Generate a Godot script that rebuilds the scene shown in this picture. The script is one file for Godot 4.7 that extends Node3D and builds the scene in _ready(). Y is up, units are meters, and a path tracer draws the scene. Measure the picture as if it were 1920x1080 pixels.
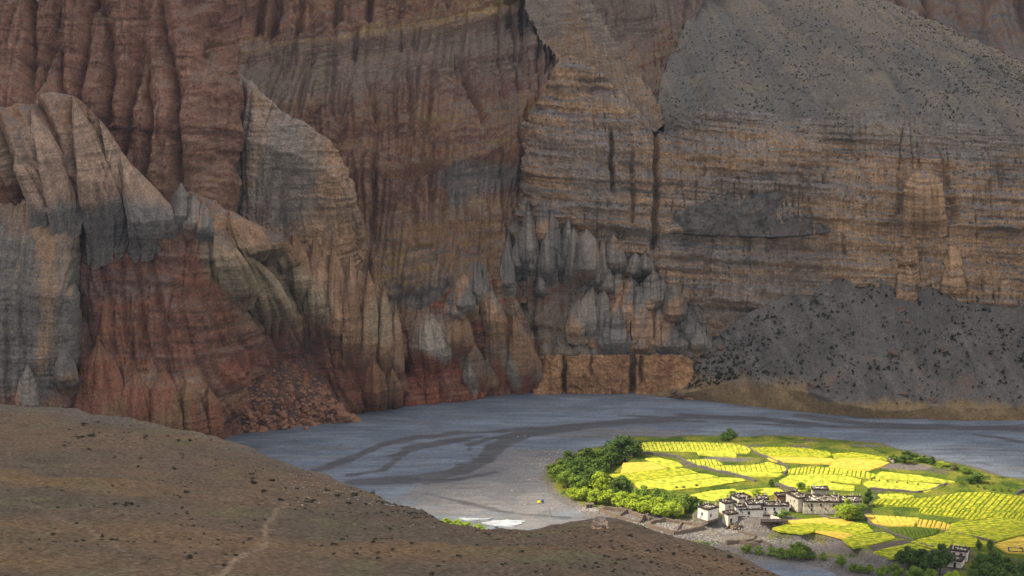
extends Node3D
# A walled river valley with a lit oasis village. Metres, y up; the riverbed is y = 0, the camera stands on the near hillside 272 m above it.

const EYE := Vector3(0, 272, 0)
const PITCH := -11.2
const FOCAL := 4000.0           # in pixels of the 1920 wide picture
const SUN_TO := Vector3(-0.66, 0.72, 0.10)

var taken := {}
var eye_basis := Basis.from_euler(Vector3(deg_to_rad(PITCH), 0, 0))
var N2 := FastNoiseLite.new()   # smooth, one octave
var NF := FastNoiseLite.new()   # fractal
var NC := FastNoiseLite.new()   # a value per cell, for broken blocks
var NR := FastNoiseLite.new()   # fractal, other seed
var cur_dip := 0.0
var rng := RandomNumberGenerator.new()
var M := {}
var surf := {}                  # grids of the terrain pieces, to stand shrubs and stones on

# ---------------------------------------------------------------- helpers
func numbered(called: String) -> String:
	var k: int = taken.get(called, 0)
	taken[called] = k + 1
	return called if k == 0 else "%s_%03d" % [called, k]

func tag(o: Node, label := "", category := "", group := "", kind := "") -> Node:
	if label: o.set_meta("label", label)
	if category: o.set_meta("category", category)
	if group: o.set_meta("group", group)
	if kind: o.set_meta("kind", kind)
	return o

func put(called: String, mesh: Mesh, mat: Material, parent: Node = null) -> MeshInstance3D:
	var o := MeshInstance3D.new()
	o.mesh = mesh
	o.material_override = mat
	if parent == null:
		o.name = numbered(called)
		add_child(o)
	else:
		o.name = called
		parent.add_child(o, true)
	return o

func base(called: String, at_: Vector3, turn := 0.0) -> Node3D:
	var o := Node3D.new()
	o.name = numbered(called)
	o.position = at_
	o.rotation.y = turn
	add_child(o)
	return o

func ray(px: float, py: float) -> Vector3:
	return eye_basis * Vector3((px - 960.0) / FOCAL, (540.0 - py) / FOCAL, -1.0)

func at(px: float, py: float, d: float) -> Vector3:   # a surveyed point: bearing and distance north of the camera; d 0 = on the riverbed
	var r := ray(px, py)
	if d <= 0.0:
		return EYE + r * ((EYE.y - d) / -r.y)
	return EYE + r * (d / -r.z)

func level(px: float, py: float, y: float) -> Vector3:  # a surveyed point on ground of a known height
	var r := ray(px, py)
	return EYE + r * ((y - EYE.y) / r.y)

func alb(r: float, g: float, b: float) -> Color:    # rock and soil tones as sampled under the grey sky, as linear albedo
	var c := Color(r / 255.0, g / 255.0, b / 255.0).srgb_to_linear()
	var l := c.r * 0.3 + c.g * 0.6 + c.b * 0.1
	c = c.lerp(Color(l, l, l), 0.02)
	return Color(minf(c.r * 2.5, 0.9), minf(c.g * 2.42, 0.9), minf(c.b * 2.4, 0.9))

func mat(c: Color, rough := 0.95, spec := 0.2) -> StandardMaterial3D:
	var m := StandardMaterial3D.new()
	m.albedo_color = c.linear_to_srgb()
	m.roughness = rough
	m.metallic_specular = spec
	return m

func noise_tex(size: int, freq: float, oct: int, lo: Color, hi: Color, sd: int, normal := false, bump := 4.0) -> NoiseTexture2D:
	var n := FastNoiseLite.new()
	n.noise_type = FastNoiseLite.TYPE_SIMPLEX_SMOOTH
	n.seed = sd
	n.frequency = freq
	n.fractal_octaves = oct
	n.fractal_gain = 0.62
	var t := NoiseTexture2D.new()
	t.width = size
	t.height = size
	t.seamless = true
	t.noise = n
	if normal:
		t.as_normal_map = true
		t.bump_strength = bump
	else:
		var g := Gradient.new()
		g.set_color(0, lo)
		g.set_color(1, hi)
		t.color_ramp = g
	return t

func ground_mat(scale: float, nscale: float, lo := 0.62, rough := 0.97, bump := 1.0) -> StandardMaterial3D:   # vertex colour x fine grain, with a relief of pebbles and cracks
	var m := StandardMaterial3D.new()
	m.vertex_color_use_as_albedo = true
	m.roughness = rough
	m.metallic_specular = 0.15
	m.uv1_triplanar = true
	m.uv1_world_triplanar = true
	m.uv1_scale = Vector3.ONE * scale
	m.albedo_texture = noise_tex(512, 0.045, 5, Color(lo, lo, lo), Color(1, 1, 1), 5)
	m.normal_enabled = true
	m.normal_texture = noise_tex(512, 0.05, 5, Color.BLACK, Color.WHITE, 9, true, 8.0)
	m.normal_scale = bump
	return m

func sample_row(row: Array, t: float) -> Vector3:   # row: [[px, py, d], ...]; t along it
	return Vector3.ZERO

func row_points(row: Array, n: int) -> PackedVector3Array:   # n world points evenly along a row of surveyed points, smoothed
	var c := Curve3D.new()
	var w := []
	for p in row: w.append(at(p[0], p[1], p[2]))
	for i in w.size():
		var a: Vector3 = w[maxi(i - 1, 0)]
		var b: Vector3 = w[mini(i + 1, w.size() - 1)]
		var l0: float = (w[i] - a).length()
		var l1: float = (b - w[i]).length()
		var t: Vector3 = (b - a).normalized() if a != b else Vector3.ZERO
		c.add_point(w[i], -t * l0 * 0.22, t * l1 * 0.22)
	c.bake_interval = 1.5
	var out := PackedVector3Array()
	var total := c.get_baked_length()
	for i in n:
		out.append(c.sample_baked(total * i / float(n - 1)))
	return out

# A piece of terrain: rows of surveyed points from its top to its foot, carved by the relief settings in o.
# flute [amp, len, stretch, skew], ledge [amp, len, dip], rough [amp, len], crev [[px, py0, py1, d, depth, width], ...], back (how far the top runs back), color (Callable)
func terrain(called: String, rows: Array, cell: float, o: Dictionary, mat_: Material, label: String, category := "cliff") -> MeshInstance3D:
	var probe := row_points(rows[rows.size() / 2], 24)
	var wide := 0.0
	for i in 23: wide += probe[i].distance_to(probe[i + 1])
	var nu := int(clampf(wide / cell, 12, 1100)) + 1
	var ctl := []
	for r in rows: ctl.append(row_points(r, nu))
	var seg := PackedFloat32Array()
	var total := 0.0
	for k in ctl.size() - 1:
		var s := 0.0
		for i in range(0, nu, maxi(nu / 16, 1)): s += ctl[k][i].distance_to(ctl[k + 1][i])
		s /= float(int((nu - 1) / maxi(nu / 16, 1)) + 1)
		seg.append(s)
		total += s
	var vcell: float = o.get("vcell", cell)
	var counts := []
	var nv := 1
	for s in seg:
		var k := int(maxf(2, s / vcell))
		counts.append(k)
		nv += k
	var back: float = o.get("back", 25.0)
	var skirt := 3 if back > 0.0 else 0
	var jag: float = o.get("jag", 2.2 if called in ["cliff", "buttress", "rock_wall"] else 0.0)      # how ragged the crest is
	var nrow := nv + skirt
	var pos := PackedVector3Array()
	pos.resize(nu * nrow)
	var aux := PackedFloat32Array()    # strata height and flute value, for the colour
	aux.resize(nu * nrow * 2)
	var fl: Array = o.get("flute", [0.0, 10.0, 8.0, 0.0])
	var fl2: Array = o.get("flute2", [0.0, 10.0, 8.0, 0.0])
	var le: Array = o.get("ledge", [0.0, 8.0, 0.0])
	var ro: Array = o.get("rough", [0.6, 9.0])
	var fa: float = fl[0]; var fn: float = 1.0 / fl[1]; var fs: float = 1.0 / (fl[1] * fl[2]); var fk: float = fl[3]
	var ga: float = fl2[0]; var gn: float = 1.0 / fl2[1]; var gs: float = 1.0 / (fl2[1] * fl2[2]); var gk: float = fl2[3]
	var la: float = le[0]; var ln: float = 1.0 / le[1]; var dip: float = le[2]
	var ra: float = ro[0]; var rn: float = 1.0 / ro[1]
	var power: float = o.get("power", 0.55)
	var sd: float = o.get("seed", 0.0)
	var taper: float = o.get("taper", 0.0)      # share of the height, from the top, over which flutes fade in
	var foot: float = o.get("foot", 2.0)       # share of the height below which flutes die out
	var bulge: float = o.get("bulge", 0.0)
	var plumb: bool = o.get("plumb", true)      # flutes hang straight down; else they follow the columns of the sheet
	var fine: float = o.get("fine", 0.35)
	var bk: Array = o.get("block", [0.7, 4.5, 1.6])
	var ba: float = bk[0]; var bn: float = 1.0 / bk[1]; var bs: float = 1.0 / (bk[1] * bk[2])
	var cl: float = o.get("cracks", 0.0)
	var crev := []
	for c in o.get("crev", []):
		var a := at(c[0], c[1], c[4]); var b := at(c[2], c[3], c[4])
		crev.append([a.x, a.y, b.x, b.y, c[5], c[6]])
	var along := PackedFloat32Array()     # metres along the wall
	along.resize(nu)
	var mid: PackedVector3Array = ctl[ctl.size() / 2]
	for i in nu: along[i] = (along[i - 1] + Vector2(mid[i].x - mid[i - 1].x, mid[i].z - mid[i - 1].z).length()) if i > 0 else sd
	cur_dip = o.get("ledge", [0.0, 8.0, 0.0])[2]
	var macro := PackedVector3Array()    # the wall's own facing, per column
	macro.resize(nu)
	var lastrow: int = ctl.size() - 1
	for i in nu:
		var i0 := maxi(i - 6, 0); var i1 := mini(i + 6, nu - 1)
		var du: Vector3 = (ctl[0][i1] + ctl[lastrow][i1] + ctl[lastrow / 2][i1]) - (ctl[0][i0] + ctl[lastrow][i0] + ctl[lastrow / 2][i0])
		var dv: Vector3 = ctl[lastrow][i] - ctl[0][i]
		var n := dv.cross(du).normalized()
		if n.dot(EYE - ctl[lastrow / 2][i]) < 0.0: n = -n
		macro[i] = n
	var j := skirt
	var vdone := 0.0
	for k in ctl.size() - 1:
		var steps: int = counts[k]
		var top: PackedVector3Array = ctl[k]
		var bot: PackedVector3Array = ctl[k + 1]
		for q in range(0, steps + (1 if k == ctl.size() - 2 else 0)):
			var t := float(q) / steps
			var v := (vdone + seg[k] * t) / total
			var fade := 1.0 if taper <= 0.0 else clampf(v / taper, 0.0, 1.0)
			if foot < 1.0: fade *= 1.0 - smoothstep(foot, 1.0, v)
			var bl := bulge * sin(PI * v)
			for i in nu:
				var p := top[i].lerp(bot[i], t)
				var x := p.x + sd if plumb else along[i]
				var y := p.y
				var wx := NF.get_noise_2d(x * 0.6, y * 0.6 + 31.0)
				var outw := bl
				if jag > 0.0 and v < 0.16:
					var tooth := absf(NF.get_noise_2d(x * 4.0, 800.0)) * 1.6 + 0.6 * NC.get_noise_2d(x * 9.0, 3.0)
					p.y -= jag * tooth * (1.0 - v / 0.16)
				var f := 1.0
				if fa > 0.0:
					var qx := (x + fk * y) * fn + wx * 0.22
					f = pow(minf(absf(N2.get_noise_2d(qx * 50.0, y * fs * 50.0)) * 1.9, 1.0), power)
					outw += fa * f * fade
				if ga > 0.0:
					var qx2 := (x + gk * y) * gn + wx * 0.22
					var f2 := pow(minf(absf(N2.get_noise_2d(qx2 * 50.0 + 700.0, y * gs * 50.0)) * 1.9, 1.0), minf(power * 1.4, 1.0))
					outw += ga * f2 * (0.4 + 0.6 * f) * fade * (0.45 + 1.3 * clampf(NR.get_noise_2d(x * 0.5 + 61.0, y * 0.6) + 0.35, 0.0, 1.0))
					f = f * 0.6 + f2 * 0.4
				if fine > 0.0:     # rain runnels
					var f3 := absf(N2.get_noise_2d((x + fk * y) * 19.0 + wx * 7.0, y * 1.6 + 300.0))
					outw += fine * minf(f3 * 2.0, 1.0) * (0.5 + 0.5 * f) * fade * smoothstep(-0.25, 0.3, NR.get_noise_2d(x * 0.9 + 33.0, y * 0.6))
				var h := y - dip * p.x + wx * 0.7
				if la > 0.0:
					var lm := clampf(0.75 + 1.1 * NF.get_noise_2d(x * 0.9 + 77.0, h * 2.5), 0.12, 1.3)
					for o2 in 3:
						var lt := h * ln * (1.0 + o2 * 2.3) + 0.5 * N2.get_noise_2d(h * ln * 30.0, 5.0 + o2 * 40.0)
						var lk := floorf(lt)
						var l0 := N2.get_noise_2d(lk * 731.0, 11.0 + x * 0.1); var l1 := N2.get_noise_2d((lk + 1.0) * 731.0, 11.0 + x * 0.1)
						outw += la * lm * lerpf(l0, l1, smoothstep(0.8, 1.0, lt - lk)) * [1.0, 0.4, 0.22][o2]
				if cl > 0.0:     # upright cracks
					var ck := absf(N2.get_noise_2d(x * 4.2 + wx * 2.0, y * 0.35 + 40.0))
					if ck < 0.055: outw -= cl * (1.0 - ck / 0.055) * smoothstep(0.0, 0.25, NR.get_noise_2d(x * 0.7 + 9.0, y * 0.8))
				if ba > 0.0:
					outw += ba * NC.get_noise_2d((x + wx * 2.0) * bn * 50.0, (h + wx) * bs * 50.0)
					outw += ba * 0.4 * NC.get_noise_2d(x * bn * 150.0, h * bs * 130.0)
				if ra > 0.0:
					outw += ra * NR.get_noise_3d(p.x * rn * 30.0, y * rn * 30.0, p.z * rn * 30.0) * 1.6
					outw += ra * 0.45 * NR.get_noise_3d(p.x * rn * 110.0, y * rn * 90.0, p.z * rn * 110.0)
				for c in crev:
					if y < c[1] + 1.5 and y > c[3] - 1.5:
						var cx: float = lerpf(c[0], c[2], clampf((c[1] - y) / (c[1] - c[3]), 0, 1)) + NF.get_noise_2d(y * 4.0, c[0] * 7.0) * 1.3
						var dx: float = absf(p.x - cx) / c[5]
						var cy: float = (c[1] - y) / (c[1] - c[3])
						if dx < 1.0: outw -= c[4] * (1.0 - dx * dx) * smoothstep(-0.05, 0.2, cy) * smoothstep(1.05, 0.85, cy)
				var at_ := j * nu + i
				pos[at_] = p + macro[i] * outw
				aux[at_ * 2] = h
				aux[at_ * 2 + 1] = f
			j += 1
		vdone += seg[k]
	for s in skirt:    # the top runs back and down behind its edge
		var share := float(skirt - s) / skirt
		for i in nu:
			var p := pos[skirt * nu + i]
			pos[s * nu + i] = p + Vector3(0, -back * share * share * 0.9 - share * back * 0.22, -back * share)
			aux[(s * nu + i) * 2] = aux[(skirt * nu + i) * 2]
			aux[(s * nu + i) * 2 + 1] = 1.0
	return sheet(called, pos, aux, nu, nrow, skirt, o["color"], mat_, label, category)

func sheet(called: String, pos: PackedVector3Array, aux: PackedFloat32Array, nu: int, nrow: int, skirt: int, paint: Callable, mat_: Material, label: String, category: String) -> MeshInstance3D:
	var nor := PackedVector3Array()
	nor.resize(nu * nrow)
	for jj in nrow:
		var j0 := maxi(jj - 1, 0) * nu; var j1 := mini(jj + 1, nrow - 1) * nu
		for i in nu:
			var n := (pos[j1 + i] - pos[j0 + i]).cross(pos[jj * nu + mini(i + 1, nu - 1)] - pos[jj * nu + maxi(i - 1, 0)])
			nor[jj * nu + i] = n.normalized()
	var cols := PackedColorArray()
	cols.resize(nu * nrow)
	for jj in nrow:
		for i in nu:
			var k := jj * nu + i
			cols[k] = paint.call(pos[k], nor[k], aux[k * 2], aux[k * 2 + 1], float(maxi(jj - skirt, 0)) / (nrow - skirt - 1))
	var idx := PackedInt32Array()
	idx.resize((nu - 1) * (nrow - 1) * 6)
	var w := 0
	for jj in nrow - 1:
		for i in nu - 1:
			var a := jj * nu + i
			idx[w] = a; idx[w + 1] = a + 1; idx[w + 2] = a + nu
			idx[w + 3] = a + 1; idx[w + 4] = a + nu + 1; idx[w + 5] = a + nu
			w += 6
	var arr := []
	arr.resize(Mesh.ARRAY_MAX)
	arr[Mesh.ARRAY_VERTEX] = pos
	arr[Mesh.ARRAY_NORMAL] = nor
	arr[Mesh.ARRAY_COLOR] = cols
	arr[Mesh.ARRAY_INDEX] = idx
	var mesh := ArrayMesh.new()
	mesh.add_surface_from_arrays(Mesh.PRIMITIVE_TRIANGLES, arr)
	var obj := put(called, mesh, mat_)
	tag(obj, label, category, "", "structure")
	surf[obj.name] = {"pos": pos, "nor": nor, "nu": nu, "nv": nrow, "skirt": skirt}
	return obj

func blob(px: float, py: float, d: float, rx: float, ry: float, tilt := 0.0) -> Array:   # a patch of another tone: place and half sizes in metres
	var p := at(px, py, d)
	return [p.x, p.y, rx, ry, cos(deg_to_rad(tilt)), sin(deg_to_rad(tilt))]

func inside(b: Array, p: Vector3, soft := 0.35) -> float:
	var dx: float = p.x - b[0]; var dy: float = p.y - b[1]
	var ex: float = (dx * b[4] + dy * b[5]) / b[2]; var ey: float = (-dx * b[5] + dy * b[4]) / b[3]
	var r := sqrt(ex * ex + ey * ey) + NR.get_noise_2d(p.x * 2.2, p.y * 2.2) * 0.45
	return 1.0 - smoothstep(1.0 - soft, 1.0 + soft, r)

func bands(h: float, len_: float, sharp: float, tones: Array, x := 0.0) -> Color:   # layered rock: tone by height in the pile of strata
	var t := 0.5 + sharp * (0.45 * N2.get_noise_2d(h / len_ * 50.0, 7.0 + x * 0.25) + 0.34 * N2.get_noise_2d(h / len_ * 190.0, 60.0 + x * 0.7) + 0.3 * N2.get_noise_2d(h / len_ * 460.0, 160.0 + x * 1.6))
	t = clampf(t, 0.0, 0.9999) * (tones.size() - 1)
	var k := int(t)
	var a: Color = tones[k]; var b: Color = tones[mini(k + 1, tones.size() - 1)]
	return a.lerp(b, smoothstep(0.25, 0.75, t - k))

func weather(c: Color, p: Vector3, n: Vector3, streak: Color, amount: float, dust: Color, dust_from: float) -> Color:   # wash streaks down the face, debris lying on gentle ground, blotches
	var s := smoothstep(0.0, 0.5, 0.7 * NF.get_noise_2d(p.x * 7.0, p.y * 0.6) + 0.5 * N2.get_noise_2d(p.x * 30.0, p.y * 1.1) + 0.35 * NR.get_noise_2d(p.x * 1.4, p.y * 1.2))
	c = c.lerp(streak, s * amount)
	var lie := smoothstep(dust_from, dust_from + 0.2, n.y + 0.14 * NR.get_noise_2d(p.x * 6.0, p.y * 6.0))
	c = c.lerp(dust, lie * 0.85)
	var h := p.y - cur_dip * p.x
	var bed := smoothstep(-0.25, 0.3, NR.get_noise_2d(p.x * 0.7 + 200.0, h * 1.6))
	var run := smoothstep(-0.1, 0.35, NR.get_noise_2d(p.x * 1.0 + 500.0, p.y * 0.6))
	var g := 1.0 + 0.28 * NR.get_noise_2d(p.x * 1.1 + 50.0, p.y * 1.1) + 0.36 * bed * NF.get_noise_2d(p.x * 2.0, h * 24.0) + 0.26 * run * N2.get_noise_2d(p.x * 40.0, p.y * 2.0) + 0.24 * NR.get_noise_2d(p.x * 13.0, p.y * 13.0) + 0.15 * NR.get_noise_2d(p.x * 44.0, p.y * 44.0)
	var dark := smoothstep(0.42, 0.62, absf(N2.get_noise_2d(h * 24.0, 21.0 + p.x * 0.5))) * bed      # thin partings between the beds
	g *= 1.0 - 0.3 * dark
	return Color(c.r * g, c.g * g, c.b * g)

var depth_cells := {}

func index_depth(on: String) -> void:    # bearing -> distance of a terrain piece, to set rock blades against it
	var s: Dictionary = surf[on]
	var cells := {}
	var pos: PackedVector3Array = s.pos
	var nu: int = s.nu
	for j in range(s.skirt, s.nv, 2):
		for i in range(0, nu, 2):
			var p := pos[j * nu + i]
			var q := eye_basis.transposed() * (p - EYE)
			var key := Vector2i(int((960.0 - q.x / q.z * FOCAL) / 6.0), int((540.0 + q.y / q.z * FOCAL) / 6.0))
			if not cells.has(key) or cells[key] > -p.z: cells[key] = -p.z
	depth_cells[on] = cells

func behind(on: Array, px: float, py: float, otherwise: float) -> float:
	var best := 1e9
	for name_ in on:
		if not depth_cells.has(name_): index_depth(name_)
		var cells: Dictionary = depth_cells[name_]
		for r in 3:
			var hit := false
			for dx in range(-r, r + 1):
				for dy in range(-r, r + 1):
					var key := Vector2i(int(px / 6.0) + dx, int(py / 6.0) + dy)
					if cells.has(key):
						best = minf(best, cells[key]); hit = true
			if hit: break
	return best if best < 1e8 else otherwise

# ---------------------------------------------------------------- the scene
func _ready() -> void:
	var cam := Camera3D.new()
	cam.name = "camera"
	cam.position = EYE
	cam.basis = eye_basis
	cam.fov = rad_to_deg(2.0 * atan(540.0 / FOCAL))
	cam.near = 1.0
	cam.far = 14000.0
	add_child(cam)
	cam.current = true

	var env := Environment.new()
	env.background_mode = Environment.BG_SKY
	var sky := Sky.new()
	var sm := ProceduralSkyMaterial.new()
	sm.sky_top_color = Color(0.83, 0.83, 0.84)
	sm.sky_horizon_color = Color(0.75, 0.76, 0.77)
	sm.ground_bottom_color = Color(0.3, 0.28, 0.26)
	sm.ground_horizon_color = Color(0.42, 0.40, 0.38)
	sm.sun_angle_max = 1.0
	sky.sky_material = sm
	env.sky = sky
	env.background_energy_multiplier = 1.1
	env.tonemap_mode = Environment.TONE_MAPPER_LINEAR
	env.tonemap_exposure = 1.6
	env.fog_enabled = true
	env.fog_mode = Environment.FOG_MODE_EXPONENTIAL
	env.fog_density = 0.000026
	env.fog_light_color = Color(0.80, 0.86, 0.95)
	env.sdfgi_enabled = true
	env.ssao_enabled = true
	env.ssil_enabled = true
	var we := WorldEnvironment.new()
	we.name = "world_environment"
	we.environment = env
	add_child(we)

	var sun := DirectionalLight3D.new()
	sun.name = "sun"
	sun.light_energy = 1.6
	sun.light_color = Color(1.0, 0.95, 0.84)
	sun.light_angular_distance = 0.5
	sun.shadow_enabled = true
	sun.basis = Basis.looking_at(-SUN_TO.normalized(), Vector3.UP)
	add_child(sun)

	rng.seed = 7
	for n in [[N2, 3, 1], [NF, 11, 4], [NR, 29, 4]]:
		n[0].noise_type = FastNoiseLite.TYPE_SIMPLEX_SMOOTH
		n[0].seed = n[1]
		n[0].frequency = 0.02
		n[0].fractal_type = FastNoiseLite.FRACTAL_FBM if n[2] > 1 else FastNoiseLite.FRACTAL_NONE
		n[0].fractal_octaves = n[2]
	NC.noise_type = FastNoiseLite.TYPE_CELLULAR
	NC.seed = 5
	NC.frequency = 0.02
	NC.cellular_return_type = FastNoiseLite.RETURN_CELL_VALUE
	NC.cellular_jitter = 0.9
	M.rock = ground_mat(0.03, 0.2, 0.52, 0.97, 1.4)
	M.scree = ground_mat(0.04, 0.3, 0.5, 0.97, 1.1)
	M.silt = ground_mat(0.05, 0.3, 0.75, 0.75, 0.4)
	var t0 := Time.get_ticks_msec()
	clouds()
	back_country()
	left_walls()
	middle_walls()
	right_walls()
	fins()
	slopes()
	var total := 0
	for k in surf: total += surf[k].pos.size()
	print("vertices ", total)
	print("cliffs ", Time.get_ticks_msec() - t0)
	near_hill()
	outskirts()
	riverbed()
	print("ground ", Time.get_ticks_msec() - t0)
	oasis()
	fields()
	print("fields ", Time.get_ticks_msec() - t0)
	shrubs_and_stones()
	print("shrubs ", Time.get_ticks_msec() - t0)
	trees()
	village()
	print("all ", Time.get_ticks_msec() - t0)

func clouds() -> void:
	# unseen cloud bank before the sun, its gaps shaped to light oasis and water
	var high := 4800.0
	var shift := SUN_TO / SUN_TO.y * high
	var st := SurfaceTool.new()
	st.begin(Mesh.PRIMITIVE_TRIANGLES)
	var cn := 130
	var grid := []
	for side in 2:
		for j in cn:
			for i in cn:
				var x := lerpf(-900.0, 1100.0, i / (cn - 1.0)); var z := lerpf(-2700.0, 350.0, j / (cn - 1.0))
				var ex := (x - 126.0) / 106.0; var ez := (z + 904.0) / 68.0
				var r := sqrt(ex * ex + ez * ez) + 0.25 * NF.get_noise_2d(x * 0.2, z * 0.2)
				r = minf(r, sqrt(pow((x - 6.0) / 50.0, 2.0) + pow((z + 864.0) / 36.0, 2.0)))
				var edge := minf(minf(x + 900.0, 1100.0 - x), minf(z + 2700.0, 350.0 - z))
				var th := minf(minf(maxf(r - 1.0, 0.0) * 10.0, edge * 0.4), 40.0) * (0.8 + 0.6 * NR.get_noise_2d(x * 0.15, z * 0.15))
				st.set_smooth_group(0)
				st.add_vertex(Vector3(x, (th if side == 0 else -th * 0.4) + 0.0, z) + shift)
				grid.append(r)
	for side in 2:
		for j in cn - 1:
			for i in cn - 1:
				var a := side * cn * cn + j * cn + i
				if minf(minf(grid[a], grid[a + 1]), minf(grid[a + cn], grid[a + cn + 1])) < 1.0: continue
				var q := [a, a + 1, a + cn, a + 1, a + cn + 1, a + cn] if side == 0 else [a, a + cn, a + 1, a + 1, a + cn, a + cn + 1]
				for k in q: st.add_index(k)
	st.generate_normals()
	var o := put("cloud", st.commit(), mat(Color(0.9, 0.9, 0.92), 1.0, 0.0))
	tag(o, "unseen grey cloud bank over the valley, gaps shaped to light oasis and water", "cloud", "", "structure")

func back_country() -> void:
	var red := alb(104, 80, 66); var brown := alb(92, 74, 62); var ochre := alb(108, 90, 66); var grey := alb(84, 80, 76)
	terrain("cliff", [[[1560, -90, 2350], [1700, -90, 2350], [1980, -90, 2300]], [[1560, 60, 2250], [1760, 60, 2240], [1980, 70, 2200]], [[1560, 190, 2120], [1760, 200, 2100], [1980, 210, 2050]]], 2.0,
		{"flute": [14.0, 42.0, 6.0, 0.0], "flute2": [5.0, 14.0, 8.0, 0.0], "ledge": [5.0, 22.0, -0.05], "rough": [2.0, 20.0], "cracks": 4.0, "seed": 50.0,
		"color": func(p: Vector3, n: Vector3, h: float, f: float, v: float) -> Color:
			return weather(bands(h, 30.0, 1.2, [red, brown, red, ochre, grey], p.x), p, n, brown, 0.5, grey, 0.55)}, M.rock, "far reddish fluted cliff behind the grey rounded hill, top right")
	var g1 := alb(90, 84, 77); var g2 := alb(81, 77, 72); var tan_ := alb(106, 96, 82)
	terrain("hill", [[[1315, -80, 1900], [1450, -55, 1850], [1560, -28, 1780], [1640, 0, 1700], [1700, 24, 1640], [1760, 50, 1580], [1840, 88, 1500], [1920, 130, 1440], [2000, 168, 1400]],
		[[1288, 60, 1470], [1400, 80, 1470], [1560, 90, 1460], [1700, 110, 1420], [1840, 150, 1370], [2000, 200, 1320]],
		[[1238, 172, 1290], [1400, 160, 1290], [1560, 165, 1270], [1700, 175, 1260], [1840, 200, 1250], [2000, 230, 1240]],
		[[1222, 284, 1190], [1260, 272, 1184], [1330, 238, 1178], [1420, 244, 1170], [1500, 256, 1166], [1640, 248, 1164], [1800, 268, 1160], [2000, 306, 1154]]], 1.1,
		{"flute": [3.4, 44.0, 9.0, 0.25], "flute2": [1.2, 14.0, 9.0, 0.2], "rough": [2.4, 26.0], "bulge": 4.0, "power": 1.0, "block": [0.0, 4.0, 1.0], "seed": 12.0, "back": 40.0, "vcell": 1.5,
		"color": func(p: Vector3, n: Vector3, h: float, f: float, v: float) -> Color:
			var c := g1.lerp(g2, smoothstep(-0.3, 0.4, NF.get_noise_2d(p.x * 0.8, p.y * 1.6))).lerp(tan_, 0.75 * smoothstep(0.62, 0.05, v + 0.15 * NR.get_noise_2d(p.x, p.y * 2.0)))
			c = c.lerp(tan_, 0.5 * smoothstep(0.1, 0.5, NR.get_noise_2d(p.x * 1.5, p.z * 0.9)))
			c = c.lerp(alb(74, 73, 73), 0.55 * smoothstep(0.05, 0.4, NF.get_noise_2d((p.x + 0.25 * p.y) * 4.5, p.y * 0.5)))
			c = c.lerp(g2, 0.5 * (1.0 - smoothstep(0.1, 0.5, f)))
			var g := 1.0 + 0.35 * NR.get_noise_2d(p.x * 14.0, p.z * 9.0) + 0.2 * NF.get_noise_2d(p.x * 40.0, p.z * 20.0)
			return Color(c.r * g, c.g * g, c.b * g)}, M.scree, "smooth grey rounded hill dotted with small shrubs above the banded cliff", "hill")

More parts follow.
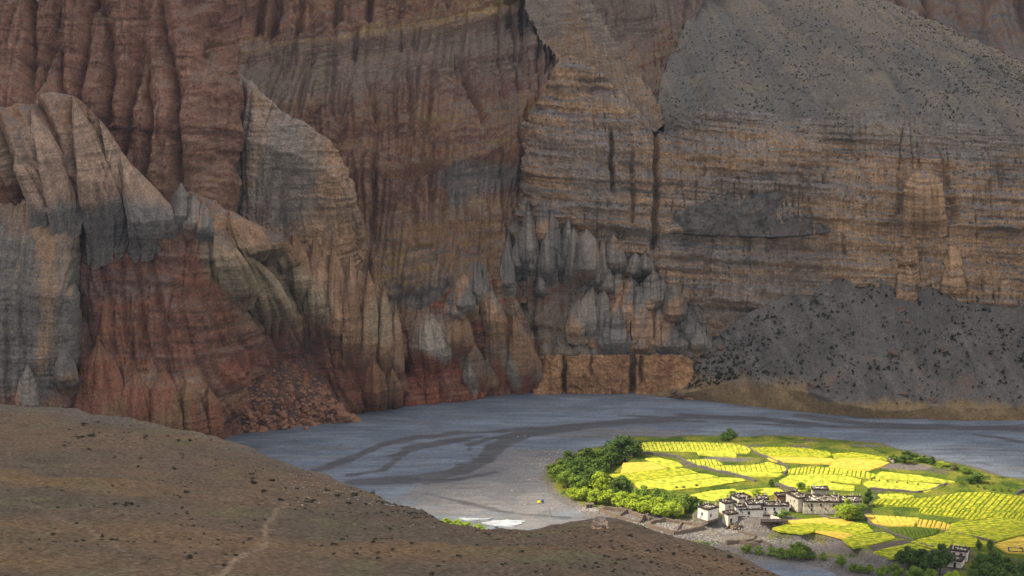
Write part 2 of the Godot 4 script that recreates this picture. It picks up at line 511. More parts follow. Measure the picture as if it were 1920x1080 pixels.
func left_walls() -> void:
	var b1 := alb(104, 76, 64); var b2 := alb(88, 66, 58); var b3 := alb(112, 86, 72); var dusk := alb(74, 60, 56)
	terrain("cliff", [[[-70, 14, 1112], [0, 12, 1112], [60, 14, 1110], [95, 6, 1108], [115, -60, 1110], [250, -70, 1102], [375, -70, 1096], [386, -70, 1110], [393, -70, 1260]],
		[[-70, 110, 1086], [0, 112, 1086], [60, 112, 1084], [95, 112, 1082], [140, 112, 1080], [250, 108, 1074], [375, 102, 1064], [387, 100, 1080], [393, 98, 1240]],
		[[-70, 240, 1058], [0, 240, 1058], [60, 240, 1056], [95, 240, 1054], [140, 245, 1054], [250, 250, 1050], [372, 245, 1044], [386, 240, 1060], [393, 235, 1220]],
		[[-70, 460, 1035], [0, 460, 1035], [60, 460, 1034], [95, 460, 1034], [140, 470, 1034], [250, 480, 1034], [376, 470, 1030], [390, 470, 1050], [396, 465, 1180]]], 0.62,
		{"flute": [13.0, 24.0, 7.0, 0.0], "flute2": [4.0, 9.0, 6.0, 0.0], "ledge": [1.6, 9.0, -0.03], "rough": [1.5, 6.0], "power": 0.6, "cracks": 2.5, "seed": 4.0,
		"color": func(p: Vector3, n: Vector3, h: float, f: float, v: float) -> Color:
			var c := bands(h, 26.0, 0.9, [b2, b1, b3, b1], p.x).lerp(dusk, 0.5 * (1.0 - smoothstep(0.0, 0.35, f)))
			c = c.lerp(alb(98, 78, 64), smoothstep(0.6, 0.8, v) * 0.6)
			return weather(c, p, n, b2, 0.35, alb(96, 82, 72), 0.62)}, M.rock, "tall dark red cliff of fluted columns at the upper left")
	# pale ridges that run down from the foot of the columns
	var pale := alb(126, 106, 90); var warm := alb(118, 92, 74); var slate := alb(96, 92, 88); var dust := alb(92, 84, 78); var cutoff := at(200, 362, 1010).y
	terrain("ridge_slope", [[[-70, 200, 1046], [30, 215, 1042], [70, 200, 1040], [100, 182, 1040], [150, 188, 1040], [195, 235, 1036], [240, 300, 1030], [285, 345, 1024], [320, 400, 1018], [350, 470, 1014]],
		[[-70, 330, 1008], [20, 330, 1003], [90, 330, 1000], [160, 340, 998], [210, 370, 1000], [260, 410, 1001], [310, 450, 1002], [345, 500, 1005]],
		[[-70, 540, 1012], [60, 540, 1012], [140, 530, 1012], [210, 520, 1012], [270, 520, 1012], [330, 540, 1012]]], 0.6,
		{"flute": [13.0, 34.0, 8.0, 0.7], "foot": 0.45, "flute2": [3.0, 10.0, 7.0, 0.6], "rough": [1.0, 6.0], "ledge": [0.6, 6.0, 0.0], "power": 0.75, "plumb": false, "seed": 130.0,
		"color": func(p: Vector3, n: Vector3, h: float, f: float, v: float) -> Color:
			var c := pale.lerp(warm, smoothstep(-0.2, 0.4, NR.get_noise_2d(p.x * 1.3, p.y * 1.3)))
			c = c.lerp(alb(104, 76, 60), (1.0 - smoothstep(-1.0, 1.0, p.y - cutoff - 4.0 + 3.0 * NF.get_noise_2d(p.x * 2.0, 3.0))) * 0.85)
			c = c.lerp(alb(110, 78, 58), (1.0 - smoothstep(0.05, 0.4, f)) * 0.8)
			return weather(c, p, n, dust, 0.3, dust, 0.72)}, M.rock, "pale rounded ridges running down below the dark columns, grey at their feet", "ridge")
	var g1 := alb(96, 91, 84); var g2 := alb(86, 82, 78); var ocher := alb(126, 100, 74)
	terrain("rock_wall", [[[-70, 350, 1004], [0, 362, 1000], [30, 386, 995], [60, 372, 993], [85, 398, 990], [108, 384, 988], [130, 408, 988], [138, 412, 996], [143, 420, 1030]],
		[[-70, 560, 968], [0, 560, 966], [40, 560, 964], [100, 560, 961], [128, 562, 962], [137, 562, 972], [143, 562, 1015]],
		[[-70, 800, 940], [0, 800, 942], [40, 800, 943], [90, 802, 945], [118, 805, 948], [130, 806, 960], [140, 806, 1000]]], 0.6,
		{"flute": [3.6, 19.0, 14.0, 0.0], "flute2": [1.0, 5.0, 14.0, 0.0], "rough": [0.7, 5.0], "ledge": [0.5, 3.0, 0.0], "cracks": 1.5, "seed": 77.0, "block": [0.4, 4.0, 5.0],
		"color": func(p: Vector3, n: Vector3, h: float, f: float, v: float) -> Color:
			var c := g1.lerp(g2, smoothstep(-0.3, 0.3, N2.get_noise_2d(h * 18.0, 3.0)))
			c = c.lerp(ocher, 0.75 * smoothstep(-0.1, 0.34, NF.get_noise_2d(p.x * 2.6 + 20.0, p.y * 0.4)))
			c = c.lerp(pale, smoothstep(0.2, 0.04, v + 0.08 * NF.get_noise_2d(p.x * 4.0, p.y * 2.0)) * 0.8)
			c = c.lerp(alb(112, 72, 52), smoothstep(0.83, 0.97, v + 0.08 * NR.get_noise_2d(p.x * 2.0, p.y * 2.0)) * 0.8)
			return weather(c, p, n, g2, 0.25, alb(118, 100, 82), 0.7)}, M.rock, "tall grey and ochre pillar wall at the left edge of the valley")
	# the lower left red wall under the pale ridges, down to the river
	var r1 := alb(108, 74, 58); var r2 := alb(96, 68, 56); var r3 := alb(104, 82, 62); var purple := alb(86, 68, 62); var buff := alb(124, 98, 76); var mint := alb(116, 106, 86); var scree := alb(92, 82, 76)
	var mints := [blob(480, 500, 1000, 15, 11, -35), blob(525, 575, 1005, 21, 15, -35), blob(420, 480, 1000, 12, 7, -50), blob(590, 600, 1015, 9, 8, 0), blob(720, 600, 1050, 7, 12, 0)]
	var buffs := [blob(600, 560, 1020, 26, 22, -40), blob(690, 620, 1045, 19, 26, -15), blob(560, 480, 1010, 26, 9, -35), blob(320, 770, 960, 26, 15, 0), blob(455, 450, 1015, 22, 8, -35)]
	var reds := [blob(440, 700, 985, 9, 8, 20), blob(690, 700, 1050, 20, 14, 0), blob(525, 505, 1005, 10, 5, -30)]
	var darks := [blob(250, 540, 985, 22, 5, 8), blob(160, 560, 985, 8, 24, 0)]
	terrain("cliff", [[[128, 395, 1008], [200, 430, 1005], [300, 400, 1008], [340, 365, 1010], [370, 358, 1014], [420, 385, 1018], [480, 422, 1036], [560, 452, 1056], [650, 490, 1064], [715, 540, 1064], [742, 590, 1070], [752, 620, 1078], [757, 640, 1130]],
		[[128, 560, 990], [200, 545, 988], [300, 510, 990], [370, 490, 988], [420, 490, 990], [480, 500, 1020], [560, 540, 1046], [650, 585, 1052], [715, 635, 1052], [742, 670, 1062], [752, 680, 1070], [758, 690, 1125]],
		[[128, 700, 970], [200, 690, 968], [300, 680, 972], [370, 680, 976], [420, 675, 994], [480, 660, 1026], [560, 655, 1050], [650, 666, 1048], [715, 695, 1047], [742, 715, 1058], [753, 722, 1066], [759, 725, 1120]],
		[[90, 860, 942], [200, 850, 950], [300, 845, 955], [370, 838, 965], [420, 822, 1000], [480, 800, 1036], [560, 784, 1052], [650, 776, 1044], [715, 768, -2], [742, 763, -2], [754, 762, -2], [760, 760, 1110]]], 0.6,
		{"flute": [4.5, 22.0, 4.0, 0.35], "flute2": [2.2, 7.0, 6.0, 0.2], "ledge": [2.6, 11.0, -0.02], "rough": [1.2, 7.0], "cracks": 2.5, "seed": 210.0, "taper": 0.06,
		"color": func(p: Vector3, n: Vector3, h: float, f: float, v: float) -> Color:
			var c := bands(h, 30.0, 1.0, [purple, r2, r2, r1, r2, r3], p.x)
			var wb := 0.0
			for b in buffs: wb = maxf(wb, inside(b, p))
			c = c.lerp(buff, wb * 0.9)
			var wm := 0.0
			for b in mints: wm = maxf(wm, inside(b, p))
			c = c.lerp(mint, wm * 0.8)
			for b in reds: c = c.lerp(alb(112, 72, 56), inside(b, p) * 0.7)
			for b in darks: c = c.lerp(purple, inside(b, p) * 0.8)
			return weather(c, p, n, scree, 0.3, scree, 0.66)}, M.rock, "broad red and ochre banded cliff between the pillar wall and the black cleft")
	# grey tongues of rock lying on the red wall
	var tongue := func(p: Vector3, n: Vector3, h: float, f: float, v: float) -> Color:
		var c := slate.lerp(pale, (smoothstep(-4.0, 4.0, p.y - cutoff + 6.0 * NF.get_noise_2d(p.x * 3.0, p.y * 2.0))))
		return weather(c, p, n, g1, 0.3, dust, 0.8)
	var which := {136: "longest, running down from under the dark columns", 58: "narrow, left of the longest one", 226: "rightmost and lowest", 28: "leftmost, above the pillar wall", 186: "thin, between the longest and the rightmost"}
	for t in [[136, 180, 176, 244, 504, 17.0, 1.35], [186, 224, 240, 268, 430, 9.0, 1.2], [58, 206, 110, 160, 462, 13.0, 1.3], [226, 294, 262, 330, 490, 13.0, 1.15], [28, 292, 70, 130, 436, 12.0, 1.2]]:
		fin("rock_ridge", t, tongue, "pale ridge of rock turning grey at its foot, %s" % which[t[0]], "", ["cliff_002", "ridge_slope", "rock_wall"])
	var ribs := func(p: Vector3, n: Vector3, h: float, f: float, v: float) -> Color:
		var c := buff.lerp(r3, smoothstep(-0.2, 0.3, NR.get_noise_2d(p.x * 2.0, p.y * 1.4)))
		c = c.lerp(r2, smoothstep(0.6, 1.0, v) * 0.8)
		for b in mints: c = c.lerp(mint, inside(b, p) * 0.7)
		return weather(c, p, n, scree, 0.35, scree, 0.75)
	for t in [[588, 448, 575, 620, 640, 9.0], [624, 466, 608, 650, 680, 10.0], [657, 480, 642, 682, 700, 10.0], [690, 506, 676, 710, 730, 10.0], [720, 534, 706, 734, 720, 9.0], [741, 572, 730, 754, 720, 8.0], [548, 436, 548, 585, 580, 8.0], [606, 470, 596, 624, 560, 6.0], [672, 508, 664, 694, 610, 6.0], [505, 436, 520, 560, 520, 5.0], [430, 396, 440, 500, 500, 6.0], [400, 440, 430, 482, 590, 8.0], [455, 470, 480, 545, 640, 9.0], [465, 415, 480, 530, 500, 5.0]]:
		fin("rock_rib", t, ribs, "buff rib of rock running down the right part of the red left cliff", "buff ribs of the red left cliff", ["cliff_002"])
	var posts := func(p: Vector3, n: Vector3, h: float, f: float, v: float) -> Color:
		return weather(r3.lerp(r1, smoothstep(-0.2, 0.3, NR.get_noise_2d(p.x * 2.0, p.y * 1.0))), p, n, r2, 0.4, scree, 0.75)
	for t in [[185, 640, 150, 232, 830, 8.0], [252, 700, 222, 290, 850, 7.0], [308, 690, 282, 340, 850, 8.0], [350, 716, 332, 384, 850, 6.0], [392, 726, 374, 412, 840, 6.0], [700, 660, 684, 722, 778, 6.0], [735, 690, 716, 752, 770, 6.0]]:
		fin("rock_column", t, posts, "ochre red column at the foot of the red left cliff", "columns at the foot of the left cliff", ["cliff_002"])

func fin(called: String, f: Array, paint: Callable, label: String, grp: String, on: Array) -> MeshInstance3D:   # [top x, top y, left x, right x, foot y, standing out in metres]: a flame shaped blade of rock that grows out of the slope behind it
	var tx: float = f[0]; var ty: float = f[1]; var lx: float = f[2]; var rx: float = f[3]; var by: float = f[4]; var outm: float = f[5]
	var shape: float = f[6] if f.size() > 6 else 0.9
	var rows := []
	var ds := []
	for k in 9: ds.append(behind(on, lerpf(tx, (lx + rx) * 0.5, k / 8.0), lerpf(ty, by, k / 8.0), -1.0))
	if ds[8] < 0.0: ds[8] = 1100.0
	for k in range(7, -1, -1):
		if ds[k] < 0.0: ds[k] = ds[k + 1] + 0.7
	for k in range(1, 8): ds[k] = (ds[k - 1] + ds[k] + ds[k + 1]) / 3.0
	for k in 9:
		var v := k / 8.0
		var w := pow(sin(PI * 0.5 * minf(v * 1.15 + 0.015, 1.0)), shape) * (1.0 - 0.18 * smoothstep(0.75, 1.0, v))
		var a := lerpf(tx - 0.4, lx, w); var b := lerpf(tx + 0.4, rx, w)
		if shape < 0.5:    # blocky, with a broad top
			a = lerpf(lerpf(tx, lx, 0.55), lx, v); b = lerpf(lerpf(tx, rx, 0.55), rx, v)
		var y := lerpf(ty, by, v)
		var m := lerpf(tx, tx * 0.4 + (lx + rx) * 0.3, v)
		var stand_out := outm * smoothstep(1.02, 0.6, v) * (0.7 + 0.3 * smoothstep(0.0, 0.2, v))
		var d: float = ds[k] + (3.0 if k == 8 else 1.3 if k == 7 else 0.0)
		var sl := (by - ty) * 0.07 * smoothstep(0.5, 1.0, v)
		rows.append([[a, y - sl, d + 2.0], [lerpf(a, m, 0.08), y - sl * 0.9, d + 0.8 - stand_out * 0.4], [lerpf(a, m, 0.45), y - sl * 0.4, d + 0.8 - stand_out * 0.85], [m, y, d + 0.8 - stand_out * 1.1], [lerpf(b, m, 0.4), y - sl * 0.4, d + 0.8 - stand_out * 0.8], [lerpf(b, m, 0.08), y - sl * 0.9, d + 0.8 - stand_out * 0.35], [b, y - sl, d + 2.0]])
	var w_ := (rx - lx) / 4.0
	var o := terrain(called, rows, 0.55, {"flute": [minf(w_ * 0.2, 2.6), minf(w_ * 0.8, 9.0), 14.0, 0.0], "flute2": [minf(w_ * 0.07, 1.0), minf(w_ * 0.3, 3.2), 14.0, 0.0], "rough": [0.2, 4.0], "fine": 0.1, "plumb": false, "jag": 1.6 if shape < 0.5 else 0.0, "block": [0.25, 3.0, 4.0], "ledge": [1.3 if shape < 0.6 else 0.0, 6.0, 0.0], "seed": tx * 3.7, "taper": 0.25, "back": 0.0, "color": paint, "power": 0.7}, M.rock, label, "rock formation")
	if grp: o.set_meta("group", grp)
	return o

func middle_walls() -> void:
	var r1 := alb(104, 75, 60); var r2 := alb(90, 66, 56); var r3 := alb(112, 86, 64); var ochre := alb(110, 93, 60); var slope := alb(88, 76, 68); var grey := alb(84, 80, 76)
	var y0 := at(640, 180, 1250).y; var y1 := at(640, 430, 1165).y
	var seam := at(640, 66, 1335)
	var gspots := [blob(900, 330, 1190, 22, 8, 5), blob(860, 345, 1190, 7, 12, 0), blob(800, 560, 1120, 20, 6, 5)]
	terrain("cliff", [[[376, -70, 1365], [500, -70, 1370], [640, -70, 1378], [780, -70, 1395], [920, -70, 1420], [1100, -70, 1500], [1345, -70, 1640]],
		[[376, 104, 1335], [500, 86, 1335], [640, 62, 1340], [780, 45, 1355], [920, 26, 1390], [1100, 0, 1480], [1324, -20, 1590]],
		[[376, 150, 1290], [500, 140, 1300], [640, 120, 1306], [780, 98, 1320], [920, 80, 1350], [1100, 60, 1420], [1298, 45, 1480]],
		[[372, 240, 1232], [500, 220, 1238], [640, 190, 1246], [760, 140, 1265], [920, 105, 1285], [1030, 85, 1310], [1180, 110, 1340], [1264, 112, 1380]],
		[[372, 340, 1190], [500, 320, 1195], [640, 300, 1205], [760, 275, 1216], [920, 240, 1222], [1020, 210, 1228], [1120, 220, 1250], [1240, 215, 1280]],
		[[372, 500, 1135], [500, 480, 1150], [640, 465, 1165], [760, 440, 1172], [920, 400, 1176], [1020, 370, 1180], [1120, 360, 1200], [1260, 340, 1260]],
		[[372, 640, 1100], [500, 640, 1106], [640, 640, 1110], [760, 640, 1106], [920, 600, 1112], [1020, 570, 1128], [1120, 500, 1160], [1260, 430, 1240]]], 0.68,
		{"flute": [4.5, 19.0, 5.0, 0.0], "flute2": [3.2, 7.0, 6.0, 0.0], "ledge": [6.0, 17.0, 0.13], "rough": [1.3, 7.0], "cracks": 3.0, "seed": 340.0,
		"crev": [[404, -60, 408, 104, 1340, 26.0, 9.0], [452, -60, 446, 90, 1340, 8.0, 2.2], [492, -60, 486, 86, 1340, 11.0, 3.0], [520, -60, 514, 82, 1340, 12.0, 3.4], [568, -60, 560, 74, 1340, 9.0, 2.4], [636, -60, 634, 62, 1345, 11.0, 3.2], [694, -60, 690, 56, 1345, 9.0, 2.6], [760, -60, 752, 48, 1350, 6.0, 2.2], [842, -60, 838, 34, 1370, 6.0, 2.2], [668, 68, 664, 110, 1320, 5.0, 1.6], [852, 110, 905, 215, 1270, 6.0, 2.4], [652, 360, 656, 480, 1170, 14.0, 2.6], [990, 250, 992, 360, 1180, 12.0, 3.0], [1000, 210, 985, 260, 1190, 8.0, 3.5]],
		"color": func(p: Vector3, n: Vector3, h: float, f: float, v: float) -> Color:
			var c := bands(h, 27.0, 1.05, [r2, r1, r2, r3, r1, ochre], p.x)
			var low := smoothstep(y1 + 30.0, y1 - 8.0, p.y - 0.1 * p.x)
			c = c.lerp(bands(h, 15.0, 1.3, [ochre, grey, r3, ochre, r1], p.x), low * 0.75)
			c = c.lerp(alb(136, 112, 66), (1.0 - smoothstep(0.7, 2.4, absf(p.y - seam.y - 0.135 * (p.x - seam.x)  + 1.5 * NF.get_noise_2d(p.x * 2.0, 5.0)))) * 0.85)
			c = c.lerp(slope, 0.75 * smoothstep(y0 + 4.0, y0 + 22.0, p.y - 0.13 * p.x) * (1.0 - smoothstep(y0 + 36.0, y0 + 44.0, p.y - 0.1 * p.x)))
			for b in gspots: c = c.lerp(grey, inside(b, p))
			return weather(c, p, n, slope, 0.3, alb(90, 80, 72), 0.6)}, M.rock, "great red and ochre layered wall rising in steps across the middle")
	# grey spur that comes down to the right over the red wall
	var sp1 := alb(96, 86, 77); var sp2 := alb(104, 86, 68); var sp3 := alb(84, 79, 74)
	terrain("ridge", [[[1075, -70, 1470], [1110, 10, 1400], [1145, 70, 1330], [1190, 135, 1265], [1228, 190, 1205], [1246, 236, 1180]],
		[[1020, -70, 1430], [1050, 20, 1360], [1085, 80, 1300], [1135, 135, 1240], [1190, 190, 1195], [1236, 240, 1176]],
		[[960, -70, 1420], [990, 30, 1345], [1025, 95, 1280], [1080, 150, 1215], [1150, 205, 1185], [1228, 250, 1172]]], 0.8,
		{"flute": [2.0, 16.0, 5.0, -0.4], "flute2": [0.8, 6.0, 5.0, -0.4], "rough": [2.6, 14.0], "plumb": false, "seed": 91.0, "power": 0.8, "back": 14.0, "block": [0.25, 4.0, 1.5],
		"color": func(p: Vector3, n: Vector3, h: float, f: float, v: float) -> Color:
			var c := sp1.lerp(sp2, smoothstep(-0.2, 0.35, NR.get_noise_2d(p.x * 1.4, p.y * 1.4))).lerp(sp3, 0.6 * smoothstep(0.4, 0.0, f))
			return weather(c, p, n, sp3, 0.4, sp1, 0.75)}, M.rock, "grey stony spur running down to the right into the upper gully", "ridge")
	# buff buttress in front of the red wall
	var bf := alb(126, 102, 80); var bg := alb(90, 88, 84); var bd := alb(106, 84, 68); var crest := alb(118, 108, 98)
	var wash := [blob(450, 250, 1080, 10, 16, 0), blob(530, 330, 1070, 17, 34, 0), blob(440, 330, 1075, 8, 30, 0)]
	terrain("buttress", [[[381, 108, 1230], [385, 108, 1140], [392, 112, 1126], [430, 128, 1118], [470, 150, 1112], [520, 198, 1106], [560, 222, 1104], [595, 245, 1104], [622, 290, 1106], [638, 340, 1112], [648, 400, 1124], [656, 450, 1170]],
		[[381, 250, 1190], [385, 252, 1110], [394, 258, 1090], [440, 268, 1080], [490, 280, 1074], [530, 292, 1072], [570, 310, 1076], [605, 335, 1082], [628, 370, 1092], [640, 405, 1104], [650, 440, 1120], [658, 470, 1170]],
		[[381, 470, 1150], [388, 480, 1080], [400, 490, 1066], [450, 500, 1058], [500, 510, 1058], [540, 520, 1064], [580, 525, 1076], [612, 520, 1094], [632, 510, 1116], [645, 500, 1140], [652, 495, 1156], [660, 492, 1172]]], 0.6,
		{"flute": [7.0, 30.0, 12.0, 0.0], "flute2": [1.6, 6.0, 12.0, 0.0], "ledge": [1.2, 5.0, -0.04], "rough": [0.8, 5.0], "cracks": 2.0, "seed": 17.0, "taper": 0.1,
		"color": func(p: Vector3, n: Vector3, h: float, f: float, v: float) -> Color:
			var c := bands(h, 14.0, 1.1, [bd, bf, bf, alb(132, 108, 84)], p.x)
			var w := 0.0
			for b in wash: w = maxf(w, inside(b, p, 0.5))
			c = c.lerp(bg, w * 0.8)
			c = c.lerp(crest, smoothstep(0.09, 0.02, v) * 0.8)
			return weather(c, p, n, bg, 0.4, crest, 0.7)}, M.rock, "buff triangular buttress with grey wash streaks beside the dark columns")
	# red foot of the middle wall, right of the black cleft
	var d1 := alb(116, 70, 54); var d2 := alb(98, 64, 54); var d3 := alb(112, 88, 66); var chalk := alb(124, 118, 106); var tone := alb(98, 84, 72)
	var chalks := [blob(815, 625, 1075, 9, 7, -35), blob(835, 655, 1075, 6, 5, -35), blob(880, 700, 1075, 2.5, 12, 20), blob(960, 690, 1083, 4, 12, 15)]
	terrain("cliff", [[[756, 640, 1120], [762, 628, 1092], [780, 600, 1084], [810, 568, 1082], [850, 535, 1085], [890, 505, 1090], [930, 520, 1096], [975, 580, 1097], [1012, 650, 1094], [1018, 668, 1098]],
		[[756, 700, 1115], [765, 690, 1074], [785, 670, 1069], [815, 645, 1069], [850, 620, 1074], [890, 600, 1080], [930, 610, 1085], [975, 650, 1088], [1010, 690, 1089], [1018, 700, 1092]],
		[[757, 768, 1105], [766, 764, -2], [785, 762, -2], [815, 760, -2], [850, 757, -2], [890, 751, -2], [930, 746, -2], [975, 742, -2], [1010, 740, -2], [1018, 740, -2]]], 0.5,
		{"flute": [4.0, 15.0, 7.0, 0.15], "flute2": [1.6, 5.0, 7.0, 0.15], "ledge": [1.0, 6.0, 0.05], "rough": [0.8, 5.0], "cracks": 2.0, "seed": 410.0,
		"color": func(p: Vector3, n: Vector3, h: float, f: float, v: float) -> Color:
			var c := bands(h, 20.0, 1.1, [d2, d1, d2, d3, tone], p.x)
			c = c.lerp(d1, smoothstep(0.42, 0.62, v) * 0.75 * smoothstep(52.0, 0.0, p.x + 45.0))
			c = c.lerp(tone, smoothstep(-12.0, 6.0, p.x) * 0.6)
			for b in chalks: c = c.lerp(chalk, inside(b, p) * 0.85)
			return weather(c, p, n, tone, 0.35, alb(96, 86, 80), 0.7)}, M.rock, "brick red foot of the wall right of the black cleft")
	var facet := func(p: Vector3, n: Vector3, h: float, f: float, v: float) -> Color:
		var c := tone.lerp(d3, smoothstep(-0.2, 0.3, NR.get_noise_2d(p.x * 2.0, p.y * 2.0))).lerp(d1, smoothstep(0.55, 0.8, v) * 0.8)
		for b in chalks: c = c.lerp(chalk, inside(b, p) * 0.8)
		return weather(c, p, n, tone, 0.4, tone, 0.8)
	for f in [[800, 582, 768, 846, 700, 8.0], [850, 560, 822, 880, 680, 7.0], [930, 560, 905, 950, 730, 7.0], [962, 590, 945, 1000, 738, 8.0], [990, 640, 978, 1014, 738, 5.0], [885, 640, 868, 906, 742, 5.0], [912, 660, 896, 930, 744, 5.0]]:
		fin("rock_facet", f, facet, "pointed red and chalky facet at the foot of the middle wall", "facets at the foot of the middle wall", ["cliff_004"])

func right_walls() -> void:
	var b1 := alb(133, 108, 83); var b2 := alb(121, 99, 79); var b3 := alb(145, 118, 90); var g1 := alb(92, 89, 87); var g2 := alb(97, 90, 83); var pale := alb(116, 108, 98)
	var greys := [blob(1420, 360, 1130, 46, 12, 6), blob(1100, 280, 1165, 26, 14, 0), blob(1380, 415, 1128, 40, 8, 0), blob(1430, 560, 1112, 42, 16, 12), blob(1120, 345, 1155, 14, 18, 0), blob(1390, 470, 1120, 45, 10, 0)]
	var pales := [blob(1680, 240, 1142, 52, 10, 0), blob(1840, 260, 1138, 36, 12, -4)]
	var warms := [blob(1420, 300, 1140, 58, 16, 0), blob(1700, 480, 1120, 70, 16, 0), blob(1580, 350, 1130, 60, 12, 0)]
	var edge := at(1240, 300, 1150).x
	terrain("cliff", [[[982, 232, 1215], [990, 222, 1184], [1010, 188, 1182], [1035, 140, 1184], [1060, 103, 1188], [1110, 126, 1186], [1165, 172, 1184], [1215, 228, 1180], [1240, 246, 1184], [1280, 222, 1172], [1330, 200, 1168], [1420, 208, 1162], [1500, 220, 1158], [1640, 210, 1156], [1800, 228, 1152], [1980, 262, 1146]],
		[[982, 330, 1200], [990, 322, 1168], [1010, 300, 1164], [1035, 280, 1162], [1060, 265, 1162], [1110, 270, 1160], [1165, 280, 1156], [1215, 295, 1152], [1240, 300, 1152], [1280, 296, 1148], [1330, 292, 1146], [1420, 295, 1143], [1500, 300, 1141], [1640, 300, 1138], [1800, 310, 1134], [1980, 325, 1130]],
		[[984, 440, 1175], [992, 430, 1154], [1012, 425, 1150], [1040, 420, 1148], [1070, 420, 1148], [1110, 420, 1146], [1165, 425, 1142], [1215, 430, 1136], [1240, 432, 1132], [1280, 432, 1130], [1330, 430, 1128], [1420, 430, 1126], [1500, 435, 1124], [1640, 440, 1121], [1800, 445, 1118], [1980, 455, 1114]],
		[[990, 560, 1150], [1000, 556, 1140], [1020, 556, 1138], [1050, 556, 1136], [1080, 560, 1134], [1120, 570, 1132], [1170, 590, 1128], [1215, 610, 1124], [1240, 620, 1120], [1280, 630, 1117], [1330, 635, 1115], [1420, 635, 1113], [1500, 630, 1111], [1640, 625, 1108], [1800, 630, 1105], [1980, 640, 1102]]], 0.6,
		{"flute": [2.2, 24.0, 4.0, 0.0], "flute2": [0.9, 6.0, 4.0, 0.0], "ledge": [5.5, 12.0, -0.045], "rough": [1.3, 6.0], "cracks": 3.0, "seed": 560.0, "vcell": 0.5, "jag": 0.7, "back": 45.0,
		"crev": [[1143, 238, 1148, 360, 1160, 7.0, 1.4], [1234, 235, 1222, 470, 1150, 8.0, 1.8], [1185, 262, 1186, 430, 1150, 4.0, 1.2], [1698, 290, 1688, 405, 1128, 3.0, 3.0], [1768, 310, 1782, 425, 1126, 4.0, 4.0], [1580, 440, 1582, 480, 1120, 3.0, 1.2]],
		"color": func(p: Vector3, n: Vector3, h: float, f: float, v: float) -> Color:
			var c := bands(h, 13.0, 1.1, [g2, b2, b1, b3, b1, b2, g1, b2], p.x)
			for b in warms: c = c.lerp(b1, inside(b, p, 0.6) * 0.65)
			var w := 0.0
			for b in greys: w = maxf(w, inside(b, p, 0.5))
			c = c.lerp(g1, w * 0.6)
			c = c.lerp(g1, smoothstep(0.13, 0.03, v + 0.06 * NF.get_noise_2d(p.x * 2.0, p.y * 4.0)) * 0.8 * smoothstep(edge, edge + 10.0, p.x))
			for b in pales: c = c.lerp(pale, inside(b, p, 0.6) * 0.7)
			return weather(c, p, n, g2, 0.2, g1, 0.5)}, M.rock, "long buff and grey banded cliff across the right of the valley")
	var paint := func(p: Vector3, n: Vector3, h: float, f: float, v: float) -> Color:
		return weather(bands(h + 0.045 * p.x, 13.0, 1.1, [g2, b2, b1, b3, b1, b2], p.x), p, n, b2, 0.3, g2, 0.75)
	for f in [[1732, 318, 1690, 1773, 450, 7.0, 0.4, "wide buff pillar standing against the alcove in the right cliff"], [1702, 458, 1688, 1718, 506, 6.0, 0.4, "square head on top of the slim leaning pillar"], [1704, 496, 1680, 1726, 590, 6.5, 0.4, "body of the slim leaning pillar above the scree"], [1786, 460, 1768, 1806, 566, 3.0, 0.4, "low blunt pillar right of the slim leaning one"]]:
		fin("rock_pillar", f, paint, f[7], "", ["cliff_005"])

